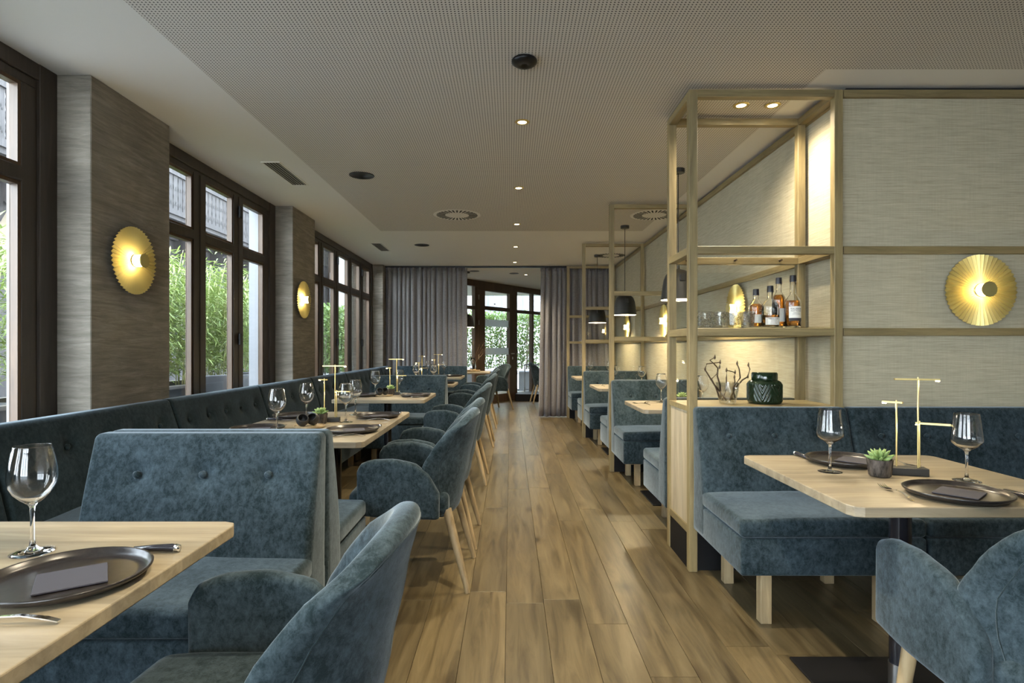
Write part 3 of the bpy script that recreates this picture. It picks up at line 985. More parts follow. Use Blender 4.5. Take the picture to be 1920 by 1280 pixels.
# knife: blade along +y from handle (handle end at y=0)
kn_h = MB().tube([(0, 0, 0.009), (0, 0.012, 0.010), (0, 0.05, 0.0095), (0, 0.095, 0.007)], [0.006, 0.0085, 0.0075, 0.006], 10).mesh('handle', True); kn_h.materials.append(M['knife_handle'])
kn_e = MB().tube([(0, -0.004, 0.009), (0, 0.006, 0.0095)], [0.007, 0.0088], 10).mesh('handle_cap', True); kn_e.materials.append(M['chrome'])
kn_b = MB().prism([(-0.005, 0.092), (0.006, 0.092), (0.009, 0.15), (0.006, 0.19), (-0.004, 0.222), (-0.006, 0.19)], 'Z', 0.004, 0.0055).mesh('blade'); kn_b.materials.append(M['chrome'])
def fork_mesh():
    mb = MB()
    prof = [(0.0, 0.0045, 0.003), (0.02, 0.0055, 0.008), (0.06, 0.0035, 0.013), (0.10, 0.0022, 0.011), (0.13, 0.003, 0.005), (0.145, 0.009, 0.003), (0.155, 0.0115, 0.003)]
    vs = []; fs = []
    for y, w, z in prof:
        vs += [(-w, y, z), (w, y, z), (w, y, z + 0.0022), (-w, y, z + 0.0022)]
    for i in range(len(prof) - 1):
        for k in range(4):
            fs.append((i * 4 + k, i * 4 + (k + 1) % 4, i * 4 + 4 + (k + 1) % 4, i * 4 + 4 + k))
    fs += [(3, 2, 1, 0), tuple(len(vs) - 4 + q for q in range(4))]
    mb.add(vs, fs)
    for k in range(4):
        x = -0.0093 + 0.0062 * k
        mb.tube([(x, 0.154, 0.004), (x, 0.178, 0.004), (x, 0.200, 0.009)], [0.0016, 0.0015, 0.0009], 6)
    me = mb.mesh('fork', True); me.set_sharp_from_angle(angle=0.7)
    me.materials.append(M['chrome'])
    return me
fk = fork_mesh()
def single(name, me, loc, rz, label, cat, group, rx=0):
    o = bpy.data.objects.new(name, me); C.objects.link(o)
    o.location = loc; o.rotation_euler = (rx, 0, rz)
    return tag(o, label, cat, group)
def knife(x, y, rz, label):
    t = thing('table_knife', label, 'knife', (x, y, ZT + 0.0005), rz, 'table knives')
    link('handle', kn_h, 'knife_handle', t); link('handle_cap', kn_e, 'chrome', t); link('blade', kn_b, 'chrome', t)
def setting(x, y, face, desc, nap=0.6, fork=True, kn=True, plate=True):
    """face = angle of the sitter's look direction (0 = +x)"""
    f = Vector((math.cos(face), math.sin(face))); l = Vector((-f.y, f.x))   # l = sitter's left
    c = Vector((x, y))
    single('dinner_plate', plate_me, (x, y, ZT + 0.0005), random.random(), 'dark round plate ' + desc, 'plate', 'dark dinner plates')
    single('napkin', nap_me, (x + 0.01, y - 0.005, ZT + 0.009), nap, 'slate napkin on the plate ' + desc, 'napkin', 'slate napkins')
    if fork:
        p = c + l * 0.165 - f * 0.11
        single('table_fork', fk, (p.x, p.y, ZT + 0.0005), face - PI / 2 + 0.03, 'steel fork by the plate ' + desc, 'fork', 'steel forks')
    if kn:
        p = c - l * 0.165 - f * 0.115
        knife(p.x, p.y, face - PI / 2 + 0.03, 'dark-handled knife by the plate ' + desc)
setting(-0.845, 1.112, PI, 'in the left foreground', nap=math.radians(35))
setting(-0.842, 3.10, PI, 'nearest the aisle on the long table', nap=0.3)
setting(-0.852, 3.74, PI, 'at the far aisle corner of the long table', nap=0.5)
setting(-1.365, 3.14, 0, 'on the window side, near end, of the long table', nap=0.3)
setting(-1.382, 3.74, 0, 'on the window side, far end, of the long table', nap=0.4)
setting(-1.36, 5.33, 0, 'on the window side of the single square left table', nap=0.4)
setting(-0.875, 5.34, PI, 'on the aisle side of the single square left table', nap=0.4)
setting(-0.83, 7.27, PI, 'on the first far-left table', nap=0.4, kn=False, fork=False)
setting(-0.88, 9.04, PI, 'on the last left table', nap=0.4, kn=False, fork=False)
# right foreground
single('dinner_plate', plate_me, (1.345, 1.752, ZT + 0.0005), 0.3, 'dark round plate on the camera side of the right foreground table', 'plate', 'dark dinner plates')
single('napkin', nap_me, (1.357, 1.757, ZT + 0.009), math.radians(41), 'small grey napkin on the nearer plate of the right foreground table', 'napkin', 'slate napkins')
single('dinner_plate', plate_me, (1.30, 2.262, ZT + 0.0005), 1.3, 'dark round plate beside the bench on the right foreground table', 'plate', 'dark dinner plates')
single('napkin', nap_me, (1.34, 2.262, ZT + 0.009), math.radians(45), 'small grey napkin on the farther plate of the right foreground table', 'napkin', 'slate napkins')
single('table_fork', fk, (1.166, 1.685, ZT + 0.0005), -math.atan2(0.05, 0.3) , 'steel fork pointing away on the right foreground table', 'fork', 'steel forks')
single('table_fork', fk, (1.475, 2.36, ZT + 0.0005), PI + 0.25, 'steel fork lying behind the brass lamp base at right', 'fork', 'steel forks')
knife(1.187, 2.425, PI + 0.06, 'dark-handled knife overhanging the back edge of the right foreground table')
knife(1.52, 1.70, -0.05, 'knife on the right foreground table cut by the right frame edge')
for k, y, d in (('R2', 4.55, 'behind the cabinet'), ('R3', 6.7, 'in the middle booth')):
    single('table_fork', fk, (1.08, y - 0.06, ZT + 0.0005), 0.5, 'steel fork on the booth table ' + d, 'fork', 'steel forks')
    single('table_fork', fk, (1.06, y + 0.05, ZT + 0.0005), -0.4, 'second crossed steel fork on the booth table ' + d, 'fork', 'steel forks')

# ---- small succulents in smoky pots
def make_succulent(label):
    t = thing('potted_succulent', label, 'plant', (0, 0, 0), 0, 'succulents in smoky pots')
    n = 40; mb = MB()
    vs = []; fs = []
    prof = [(0.0, 0.0), (0.030, 0.0), (0.034, 0.004), (0.037, 0.03), (0.040, 0.060), (0.0375, 0.060), (0.035, 0.052), (0.0, 0.052)]
    for i, (r, z) in enumerate(prof):
        for k in range(n):
            a = 2 * PI * k / n
            rr = r * (1 + (0.035 if k % 2 else -0.015) * (1 if 1 < i < 5 else 0))
            vs.append((rr * math.cos(a), rr * math.sin(a), z))
    for i in range(len(prof) - 1):
        for k in range(n):
            fs.append((i * n + k, i * n + (k + 1) % n, (i + 1) * n + (k + 1) % n, (i + 1) * n + k))
    part('pot', mb.add(vs, fs), 'pot', t, True, 60)
    lf = MB()
    rnd = random.Random(3)
    for ring, (cnt, le, el) in enumerate(((9, 0.046, 0.35), (8, 0.040, 0.7), (6, 0.030, 1.1), (3, 0.020, 1.45))):
        for k in range(cnt):
            a = 2 * PI * (k + 0.5 * ring) / cnt + rnd.uniform(-0.15, 0.15)
            e = el + rnd.uniform(-0.12, 0.12)
            d = Vector((math.cos(a) * math.cos(e), math.sin(a) * math.cos(e), math.sin(e)))
            b = Vector((0, 0, 0.055 + ring * 0.004)) + d * 0.004
            lf.tube([b, b + d * le * 0.35, b + d * le * 0.7, b + d * le + Vector((0, 0, 0.003))], [0.003, 0.0062, 0.0055, 0.0008], 6)
    part('rosette_leaves', lf, 'succulent', t, True)['kind'] = 'stuff'
    return remember(t)
suc = make_succulent('small green succulent in a smoky pot on the right foreground table')
suc.location = (1.29, 2.03, ZT + 0.0005)
dup(suc, (-1.12, 3.43, ZT + 0.0005), 0.5, 'small green succulent in a dark pot on the long left table')
dup(suc, (-1.13, 5.48, ZT + 0.0005), 0.9, 'small green succulent in a dark pot on the single square left table')
dup(suc, (1.36, 4.6, ZT + 0.0005), 1.9, 'small green succulent on the booth table behind the cabinet')

# ---- round oak tray with two tilted little bowls
def tray_set(x, y, where, two=True):
    tb = MB().lathe([(0, 0), (0.078, 0), (0.085, 0.004), (0.085, 0.012), (0.081, 0.012), (0.078, 0.008), (0, 0.008)], 32)
    o = part('serving_tray', tb, 'oak_leg', None, True, 40, loc=(x, y, ZT + 0.0005))
    tag(o, 'small round oak tray on ' + where, 'tray', 'round oak trays')
    prof = [(0.0, -0.034), (0.016, -0.031), (0.029, -0.020), (0.035, -0.004), (0.034, 0.010), (0.028, 0.022), (0.025, 0.021), (0.030, 0.009), (0.031, -0.003), (0.026, -0.016), (0.014, -0.026), (0.0, -0.028)]
    for k, (dx, dy, rz, lab) in enumerate(((-0.032, -0.022, 0.5, 'front'), (0.012, 0.022, -0.2, 'rear'))):
        if k and not two: break
        b = part('snack_bowl', MB().lathe(prof, 28), ['shade', 'white'], None, True, 60, loc=(x + dx, y + dy, ZT + 0.0445), rot=(0.85, 0, rz))
        tag(b, 'little dark tilted bowl, %s one on the oak tray of %s' % (lab, where), 'bowl', 'tilted snack bowls')
tray_set(-1.13, 3.27, 'the long left table')
tray_set(-1.17, 5.36, 'the single square left table')

# ---- brass table lamps
def make_lamp(label):
    t = thing('table_lamp', label, 'lamp', (0, 0, 0), 0, 'brass table lamps')
    part('base', MB().box(-0.058, 0.058, -0.024, 0.024, 0, 0.027, c=0.002), 'shade', t)
    def rodbar(x, y, h, ba, l0, l1, led):
        r = part('rod', MB().tube([(x, y, 0.026), (x, y, h)], 0.0028, 8), 'brass', t, True, 50)
        d = Vector((math.cos(ba), math.sin(ba), 0)); q = Vector((-d.y, d.x, 0)) * 0.006
        z = h - 0.008
        c0 = Vector((x, y, z)) - d * l0; c1 = Vector((x, y, z)) + d * l1
        vs = []
        for c_ in (c0, c1):
            for sgn in (-1, 1):
                for dz in (-0.003, 0.003):
                    vs.append(c_ + q * sgn + Vector((0, 0, dz)))
        b = part('bar', MB().add(vs, [(0, 1, 3, 2), (4, 6, 7, 5), (0, 4, 5, 1), (2, 3, 7, 6), (0, 2, 6, 4), (1, 5, 7, 3)]), 'brass', r)
        e = c1 if led > 0 else c0
        e2 = e - d * (0.012 if led > 0 else -0.012)
        part('led', MB().tube([e - Vector((0, 0, 0.0035)), e2 - Vector((0, 0, 0.0035))], 0.0035, 8), 'lamp_glow', r)
        lamp_point(t, tuple(e - Vector((0, 0, 0.02))), 0.35, r=0.006)
    rodbar(0.030, -0.004, 0.345, 0.0, 0.073, 0.065, 1)
    rodbar(-0.034, 0.004, 0.262, 2.5, 0.02, 0.045, 1)
    rodbar(0.038, 0.006, 0.190, -0.35, 0.012, 0.088, -1)
    return remember(t)
lamp0 = make_lamp('brass three-armed table lamp on the right foreground table')
lamp0.location = (1.405, 2.055, ZT + 0.0005); lamp0.rotation_euler = (0, 0, -0.28)
dup(lamp0, (-1.092, 3.52, ZT + 0.0005), 0.15, 'brass three-armed table lamp on the long left table')
dup(lamp0, (-1.11, 5.52, ZT + 0.0005), 0.1, 'brass three-armed table lamp on the single square left table')
dup(lamp0, (-1.15, 7.44, ZT + 0.0005), 1.2, 'brass three-armed table lamp on the first far-left table')
dup(lamp0, (-1.17, 9.2, ZT + 0.0005), 0.2, 'brass three-armed table lamp on the last left table')

# ================================================================== OAK FRAMES
PT = 0.045
def frame_post(o, x, y, z0=0, z1=2.578):
    return part('post', MB().box(x, x + PT, y, y + PT, z0, z1, c=0.002), 'oak_z', o)
def frame_beam(o, x0, x1, y, z0, z1):
    return part('beam', MB().box(x0, x1, y, y + PT, z0, z1, c=0.002), 'oak_x', o)
BZ = ((2.538, 2.578), (1.700, 1.741), (1.262, 1.303))
X0, X1 = 0.955, 1.732
cab = thing('shelf_cabinet', 'tall open oak shelf frame with closed pale oak base at right', 'shelf', (0, 0, 0))
for x in (X0, X1):
    for y in (3.105, 3.50):
        frame_post(cab, x, y)
for z0, z1 in BZ:
    frame_beam(cab, X0 + PT, X1, 3.105, z0, z1)
    frame_beam(cab, X0 + PT, X1, 3.50, z0, z1)
    for x in (X0, X1):
        part('beam', MB().box(x, x + PT, 3.105 + PT, 3.50, z0, z1, c=0.002), 'oak_y', cab)
part('cabinet_top', MB().box(X0 + 0.002, X1 + 0.043, 3.15, 3.50, 0.855, 0.883, c=0.001), 'oak_x', cab)
part('cabinet_top', MB().box(X0 + PT, X1, 3.107, 3.15, 0.855, 0.883, c=0.001), 'oak_x', cab)
part('side_panel', MB().box(X0 + 0.012, X0 + 0.03, 3.15, 3.50, 0.235, 0.855), 'oak_panel', cab)
part('bottom_rail', MB().box(X0 + 0.003, X0 + 0.04, 3.15, 3.50, 0.195, 0.235, c=0.001), 'oak_y', cab)
part('kick_board', MB().box(X0 + 0.008, X0 + 0.03, 3.15, 3.50, 0.0, 0.195), 'black_matt', cab)
part('kick_board', MB().box(X0 + PT, X1, 3.13, 3.15, 0.0, 0.24), 'black_matt', cab)
part('back_panel', MB().box(X0 + PT, X1, 3.15, 3.17, 0.24, 0.855), 'oak_panel', cab)
part('back_panel', MB().box(X0 + PT, X1, 3.48, 3.50, 0.0, 0.855), 'oak_panel', cab)
part('glass_shelf', MB().box(X0 + 0.01, X1 + 0.03, 3.112, 3.54, 1.3035, 1.3095), 'pane', cab)
part('glass_pane', MB().box(X0 + PT, X1, 3.521, 3.527, 0.884, 1.262), 'screen_pane', cab)
part('glass_pane', MB().box(X0 + PT, X1, 3.521, 3.527, 1.303, 1.700), 'screen_pane', cab)
for x in (1.06, 1.35, 1.62):
    part('peg', MB().tube([(x, 3.50, 1.722), (x, 3.47, 1.722)], 0.006, 8), 'twig', cab)
for k, yf in enumerate((5.62, 7.74, 9.86)):
    nm = ('first', 'second', 'third')[k]
    fr = thing('oak_partition', 'open oak partition frame, %s behind the cabinet' % nm, 'partition', (0, 0, 0))
    y = yf - PT / 2
    frame_post(fr, X0, y); frame_post(fr, X1, y)
    for z0, z1 in BZ:
        frame_beam(fr, X0 + PT, X1, y, z0, z1)
    if k < 2:
        for z0, z1 in ((1.303, 1.700), (0.889, 1.262)):
            part('glass_pane', MB().box(X0 + PT, X1, yf - 0.003, yf + 0.003, z0, z1), 'screen_pane', fr)
    part('kick_board', MB().box(X0 + PT, X1, yf - 0.01, yf + 0.01, 0, 0.26), 'black_matt', fr)

# ---- things on the cabinet
def text_mesh(s, size, name='lettering'):
    cu = bpy.data.curves.new(name, 'FONT')
    cu.body = s; cu.size = size; cu.align_x = 'CENTER'; cu.align_y = 'CENTER'; cu.extrude = 0.00015
    tmp = bpy.data.objects.new('tmp', cu)
    C.objects.link(tmp)
    bpy.context.view_layer.update()
    me = bpy.data.meshes.new_from_object(tmp.evaluated_get(bpy.context.evaluated_depsgraph_get()))
    bpy.data.objects.remove(tmp)
    me.name = name
    me.materials.clear()
    return me
def bottle(x, y, R, H, body, fill, label, lines=None, lab_z=(0.03, 0.075), lab_w=0.8, ink_band=False, capc=0.022):
    z = 1.310
    t = thing('whisky_bottle', label, 'bottle', (x, y, z), 0, 'whisky bottles')
    sh = body      # shoulder height
    out = [(0, 0.0), (R * 0.92, 0.0), (R, 0.006), (R, sh), (R * 0.93, sh + 0.014), (R * 0.62, sh + 0.032), (0.0155, sh + 0.045), (0.0145, H - 0.03), (0.0145, H - 0.004)]
    inn = [(0.012, H - 0.004), (0.012, sh + 0.047), (R * 0.6, sh + 0.029), (R * 0.9, sh + 0.010), (R - 0.003, sh - 0.003), (R - 0.003, 0.009), (0, 0.007)]
    part('bottle_glass', MB().lathe(out + inn, 28), 'glass', t, True)
    rf = R - 0.0035
    if fill <= sh:
        lp = [(0, 0.0075), (rf, 0.0095), (rf, fill), (0, fill)]
    else:
        lp = [(0, 0.0075), (rf, 0.0095), (rf, sh - 0.003), (R * 0.88, sh + 0.009), (R * 0.56, min(fill, sh + 0.028)), (0, min(fill, sh + 0.028))]
    part('whisky', MB().lathe(lp, 28), 'amber', t, True, 40)
    part('cap', MB().lathe([(0, H - 0.036), (0.0175, H - 0.036), (0.0165, H - 0.003), (0.016, H), (0, H)], 20), 'cap', t, True, 40)
    a0 = -PI / 2
    def patch(name, z0, z1, wa, mat, rr):
        vs = []; fs = []; n = 12
        for k in range(n + 1):
            a = a0 - wa + 2 * wa * k / n
            for zz in (z0, z1):
                vs.append((rr * math.cos(a), rr * math.sin(a), zz))
        for k in range(n):
            fs.append((2 * k, 2 * k + 2, 2 * k + 3, 2 * k + 1))
        return part(name, MB().add(vs, fs), mat, t, True)
    p = patch('paper_label', lab_z[0], lab_z[1], lab_w, 'label_white', R + 0.0006)
    if ink_band:
        patch('label_band', lab_z[0] - 0.016, lab_z[0], lab_w, 'ink', R + 0.0007)
    if lines:
        for s, sz, zz in lines:
            me = text_mesh(s, sz)
            for v in me.vertices:
                a = a0 + v.co.x / R
                h = v.co.y
                e = R + 0.0012 + v.co.z
                v.co = (e * math.cos(a), e * math.sin(a), zz + h)
            me.materials.append(M['ink'])
            link('lettering', me, 'ink', p)
    return t
bottle(1.394, 3.30, 0.039, 0.220, 0.115, 0.135, 'squat amber whisky bottle farthest left on the glass shelf', None, (0.028, 0.075), 0.6)
bottle(1.446, 3.235, 0.0465, 0.232, 0.115, 0.068, 'half-empty whisky bottle with white label, second from left', [('ABERLOUR', 0.0115, 0.0475), ("A'BUNADH", 0.006, 0.039), ('SINGLE MALT', 0.005, 0.030), ('SCOTCH WHISKY', 0.0045, 0.022)], (0.014, 0.055), 0.95)
bottle(1.528, 3.31, 0.036, 0.286, 0.160, 0.19, 'tall amber whisky bottle third from left with a cream side label', None, (0.035, 0.11), 0.5)
bottle(1.572, 3.235, 0.0415, 0.290, 0.140, 0.150, 'tall whisky bottle with big pale label, rightmost on the shelf', [('TALISKER', 0.0145, 0.101), ('PORT RUIGHE', 0.009, 0.090), ('SINGLE MALT', 0.0055, 0.080), ('SCOTCH WHISKY', 0.005, 0.073)], (0.052, 0.116), 0.95, True)

def tumbler_mesh():
    vs = []; fs = []; n = 16
    zs = [0.0, 0.012, 0.024, 0.036, 0.048, 0.060, 0.072, 0.084]
    for i, z in enumerate(zs):
        for k in range(n):
            a = 2 * PI * (k + 0.5 * (i % 2)) / n
            r = 0.032 + 0.006 * z / 0.084 + (0.0028 if (k + i) % 2 else -0.001)
            vs.append((r * math.cos(a), r * math.sin(a), z))
    for i in range(len(zs) - 1):
        for k in range(n):
            q = (k + 1) % n
            A, B, C_, D = i * n + k, i * n + q, (i + 1) * n + q, (i + 1) * n + k
            fs += [(A, B, D), (B, C_, D)] if i % 2 else [(A, B, C_), (A, C_, D)]
    o = len(vs); m = len(zs)
    for r, z in ((0.035, 0.084), (0.029, 0.012)):
        for k in range(n):
            a = 2 * PI * k / n
            vs.append((r * math.cos(a), r * math.sin(a), z))
    for k in range(n):
        q = (k + 1) % n
        fs.append(((m - 1) * n + k, (m - 1) * n + q, o + q, o + k))
        fs.append((o + k, o + q, o + n + q, o + n + k))
    fs.append(tuple(range(n))[::-1]); fs.append(tuple(o + n + k for k in range(n)))
    me = MB().add(vs, fs).mesh('crystal_tumbler'); me.materials.append(M['cut_glass'])
    return me
tm = tumbler_mesh()
k = 0
for row, y in enumerate((3.17, 3.27)):
    for i in range(4):
        single('crystal_tumbler', tm, (1.058 + 0.078 * i + 0.02 * row, y, 1.310), i * 0.3 + row, 'cut crystal tumbler, %s from the left in the %s row on the glass shelf' % (('first', 'second', 'third', 'fourth')[i], ('front', 'back')[row]), 'tumbler', 'crystal tumblers')

# vase with budding twigs
vs_ = thing('twig_vase', 'clear pressed-glass vase holding bare budding twigs on the cabinet', 'vase', (1.232, 3.30, 0.8835))
n = 24; v_ = []; f_ = []
pr = [(0.0, 0.0), (0.042, 0.0), (0.050, 0.03), (0.057, 0.07), (0.064, 0.118), (0.061, 0.118), (0.054, 0.07), (0.046, 0.03), (0.038, 0.012), (0.0, 0.012)]
for i, (r, z) in enumerate(pr):
    for k in range(n):
        a = 2 * PI * k / n
        rr = r * (1 + (0.03 if (k + i) % 2 else 0) * (1 if 0 < i < 5 else 0))
        v_.append((rr * math.cos(a), rr * math.sin(a), z))
for i in range(len(pr) - 1):
    for k in range(n):
        f_.append((i * n + k, i * n + (k + 1) % n, (i + 1) * n + (k + 1) % n, (i + 1) * n + k))
part('vase', MB().add(v_, f_), 'cut_glass', vs_)
def twig(parent, pts, r0, r1, buds=()):
    m_ = len(pts)
    t = part('twig', MB().tube(pts, [r0 + (r1 - r0) * i / (m_ - 1) for i in range(m_)], 6), 'twig', parent, True)
    for b in buds:
        b = Vector(b)
        part('bud', MB().tube([b - Vector((0, 0, 0.010)), b, b + Vector((0.002, 0, 0.016))], [0.003, 0.0062, 0.001], 6), 'stem', t, True)
def px_tw(px, py, y=0.0):
    Y = 3.30 + y
    return ((px - 957) / F * Y - 1.232, y, 1.2 + (651 - py) / F * Y - 0.8835)
tw = [([(1362, 750), (1340, 722), (1330, 706), (1322, 693), (1325, 682), (1350, 679)], 0.01, [(1322, 692), (1350, 679)]),
      ([(1352, 745), (1350, 722), (1345, 705), (1346, 690), (1338, 681), (1331, 675), (1340, 670)], -0.02, [(1340, 670), (1349, 688)]),
      ([(1355, 750), (1362, 728), (1362, 708), (1363, 694), (1378, 698)], 0.03, [(1362, 694), (1378, 698)]),
      ([(1372, 748), (1375, 726), (1388, 708), (1386, 692), (1382, 682)], 0.0, [(1382, 681)]),
      ([(1368, 750), (1378, 728), (1392, 712), (1402, 706), (1406, 692), (1403, 684)], 0.02, [(1403, 684), (1402, 706)]),
      ([(1350, 748), (1342, 726), (1334, 710), (1345, 700)], -0.01, [(1345, 700)]),
      ([(1378, 745), (1374, 728), (1378, 716), (1377, 707)], 0.04, [(1377, 707)])]
for pts, dy, buds in tw:
    n_ = len(pts)
    twig(vs_, [px_tw(px, py, dy * i / n_) for i, (px, py) in enumerate(pts)], 0.0052, 0.0028, [px_tw(px, py, dy) for px, py in buds])

# squat green glazed jar with lid
jar = thing('lidded_jar', 'squat dark green glazed jar with carved leaves and ribbed lid', 'jar', (1.442, 3.30, 0.8835))
v_ = []; f_ = []; n = 192
hs = [0, 0.004, 0.010] + [0.010 + 0.0065 * q for q in range(1, 16)] + [0.116, 0.124, 0.130, 0.134]
rs = [0.076, 0.083, 0.086] + [0.087] * 15 + [0.085, 0.080, 0.072, 0.062]
for i, (h, r) in enumerate(zip(hs, rs)):
    for k in range(n):
        a = 2 * PI * k / n
        seg = (a * 3 / PI) % 1.0
        leaf = math.sin(abs(seg - 0.5) * 34 + h * 170) * 0.0028
        ca, sa = math.cos(a), math.sin(a)
        sq = 1.0 / (abs(ca) ** 4 + abs(sa) ** 4) ** 0.25
        rr = (r + (leaf if 2 < i < 18 else 0)) * (0.5 + 0.5 * sq)
        v_.append((rr * ca, rr * sa, h))
for i in range(len(hs) - 1):
    for k in range(n):
        f_.append((i * n + k, i * n + (k + 1) % n, (i + 1) * n + (k + 1) % n, (i + 1) * n + k))
f_.append(tuple(range(n))[::-1]); f_.append(tuple((len(hs) - 1) * n + k for k in range(n)))
part('jar_body', MB().add(v_, f_), 'green_jar', jar, True)
lid = MB(); lv = []; lf_ = []
for i, (h, r) in enumerate(((0.134, 0.069), (0.138, 0.0695), (0.168, 0.0695), (0.176, 0.064), (0.178, 0.0))):
    for k in range(64):
        a = 2 * PI * k / 64
        rr = r * (1 - (0.018 if k % 4 == 0 and i < 3 else 0))
        lv.append((rr * math.cos(a), rr * math.sin(a), h))
for i in range(4):
    for k in range(64):
        lf_.append((i * 64 + k, i * 64 + (k + 1) % 64, (i + 1) * 64 + (k + 1) % 64, (i + 1) * 64 + k))
part('lid', lid.add(lv, lf_), 'green_jar', jar, True, 50)

# ================================================================== LIGHTS THAT BELONG TO THE ROOM
def sconce(loc, rot, label):
    t = bpy.data.objects.new('wall_lamp', None); C.objects.link(t)
    t.location = loc; t.rotation_euler = rot
    tag(t, label, 'lamp', 'pleated brass wall lamps')
    # local: disc normal is +z
    if 'disc' not in SM:
        n = 96; v = []; f = []
        rr = [0.03, 0.06, 0.10, 0.14, 0.190]
        for i, r in enumerate(rr):
            for k in range(n):
                a = 2 * PI * k / n
                dz = (0.0065 if k % 2 else -0.0065) * (r / 0.19)
                v.append((r * math.cos(a), r * math.sin(a), 0.030 + dz))
        for i in range(len(rr) - 1):
            for k in range(n):
                f.append((i * n + k, i * n + (k + 1) % n, (i + 1) * n + (k + 1) % n, (i + 1) * n + k))
        mb = MB().add(v, f)
        me = mb.mesh('pleated_disc')
        me.materials.append(M['brass_disc']); SM['disc'] = me
        SM['mount'] = MB().lathe([(0.035, 0.0), (0.035, 0.034), (0.0, 0.034)], 24).mesh('mount', True)
        SM['mount'].materials.append(M['brass'])
        SM['glow'] = MB().lathe([(0.031, 0.034), (0.033, 0.036), (0.033, 0.080), (0.0, 0.081)], 32).mesh('glass_tube', True)
        SM['glow'].materials.append(M['sconce_glow'])
        SM['cap'] = MB().lathe([(0.0, 0.081), (0.040, 0.081), (0.041, 0.083), (0.040, 0.088), (0.0, 0.089)], 36).mesh('front_cap', True)
        SM['cap'].set_sharp_from_angle(angle=0.6)
        SM['cap'].materials.append(M['brass_disc'])
    d = link('pleated_disc', SM['disc'], 'brass_disc', t)
    if not any(m.type == 'SOLIDIFY' for m in d.modifiers):
        s = d.modifiers.new('thickness', 'SOLIDIFY'); s.thickness = 0.0012
    link('mount', SM['mount'], 'brass', t)
    link('opal_tube', SM['glow'], 'sconce_glow', t)
    link('front_cap', SM['cap'], 'brass_disc', t)
    return t
SM = {}
sconce((XW, 3.29, 1.69), (0, PI / 2, 0), 'pleated brass wall lamp on the nearest plaster pier')
sconce((XW, 5.99, 1.69), (0, PI / 2, 0), 'pleated brass wall lamp on the second plaster pier')
sconce((2.51, YF, 1.505), (PI / 2, 0, 0), 'pleated brass wall lamp on the fabric wall at the right edge')
sconce((XR, 4.58, 1.505), (0, -PI / 2, 0), 'pleated brass wall lamp seen behind the crystal tumblers')
sconce((XR, 6.72, 1.505), (0, -PI / 2, 0), 'pleated brass wall lamp in the middle booth')
sconce((XR, 8.84, 1.505), (0, -PI / 2, 0), 'pleated brass wall lamp in the last booth')

def pendant(x, y, label, drop=1.81):
    t = thing('pendant_lamp', label, 'lamp', (x, y, CEIL), 0, 'dark dome pendant lamps')
    part('canopy', MB().lathe([(0, 0), (0.05, 0), (0.05, -0.028), (0.046, -0.032), (0, -0.032)], 28), 'shade', t, True, 40)
    zt = drop - CEIL
    part('cord', MB().tube([(0, 0, -0.03), (0, 0, zt + 0.03)], 0.0035, 6), 'shade', t, True)
    o = [(0.010, 0.035), (0.012, 0.005), (0.03, 0.0), (0.065, -0.012), (0.095, -0.040), (0.112, -0.080), (0.122, -0.14), (0.131, -0.22), (0.1335, -0.236)]
    i_ = [(r - 0.003, z - 0.002) for r, z in reversed(o[2:])]
    me = MB().lathe(o, 40, cz=zt); 
    part('shade', me, 'shade', t, True, 60)
    part('shade_lining', MB().lathe([(0.133, -0.238)] + i_ + [(0.0, -0.006)], 40, cz=zt), 'white', t, True, 60, label='white inner lining')
    part('clamp', MB().box(-0.020, 0.020, -0.128, -0.104, zt - 0.10, zt - 0.05, c=0.004), 'shade', t)
    part('bulb', MB().lathe([(0, -0.06), (0.02, -0.07), (0.034, -0.10), (0.030, -0.13), (0.0, -0.145)], 16, cz=zt), 'pend_glow', t, True)
    lamp_point(t, (0, 0, zt - 0.17), PEND_W, r=0.03)
    return t
pendant(1.319, 4.57, 'dark dome pendant lamp partly behind the left posts of the cabinet frame')
pendant(1.319, 6.70, 'dark dome pendant lamp over the middle booth table')
pendant(1.316, 8.80, 'dark dome pendant lamp over the last booth table')
pendant(-0.80, 10.75, 'dark pendant lamp half hidden behind the left curtain edge')

def downlight(x, y, label, power=SPOT_W, col=(1.0, 0.86, 0.62), size=2.0):
    t = thing('downlight', label, 'lamp', (x, y, CEIL), 0, 'recessed ceiling spots')
    part('trim_ring', MB().lathe([(0.026, 0.0), (0.045, 0.0), (0.046, -0.002), (0.042, -0.006), (0.028, -0.006), (0.024, 0.0)], 28), 'brass', t, True, 50)
    part('lens', MB().lathe([(0.0, -0.003), (0.027, -0.003)], 20), 'spot_glow', t)
    spot(t, (0, 0, -0.02), power, col=col, size=size, blend=0.9)
for y, w in ((3.61, 'nearest'), (5.10, 'second'), (6.60, 'third'), (8.08, 'fourth'), (9.55, 'farthest')):
    downlight(0.073, y, 'round recessed ceiling spot over the aisle, %s in the row' % w)
downlight(1.334, 3.36, 'left recessed spot above the oak shelf cabinet', SPOT_W * 0.36, size=2.6)
downlight(1.515, 3.36, 'right recessed spot above the oak shelf cabinet', SPOT_W * 0.36, size=2.6)
# unseen spots added around the camera for ceiling brightness, plus one past the curtain
for x, y, w in ((0.073, 2.1, 'added out of view just above the camera'), (0.073, 0.6, 'added out of view behind the camera'), (0.073, -0.9, 'added out of view, rearmost behind the camera'), (2.5, 0.3, 'added out of view behind right of the camera'), (0.3, 11.2, 'beyond the curtain rail')):
    downlight(x, y, 'recessed ceiling spot ' + w, SPOT_W)

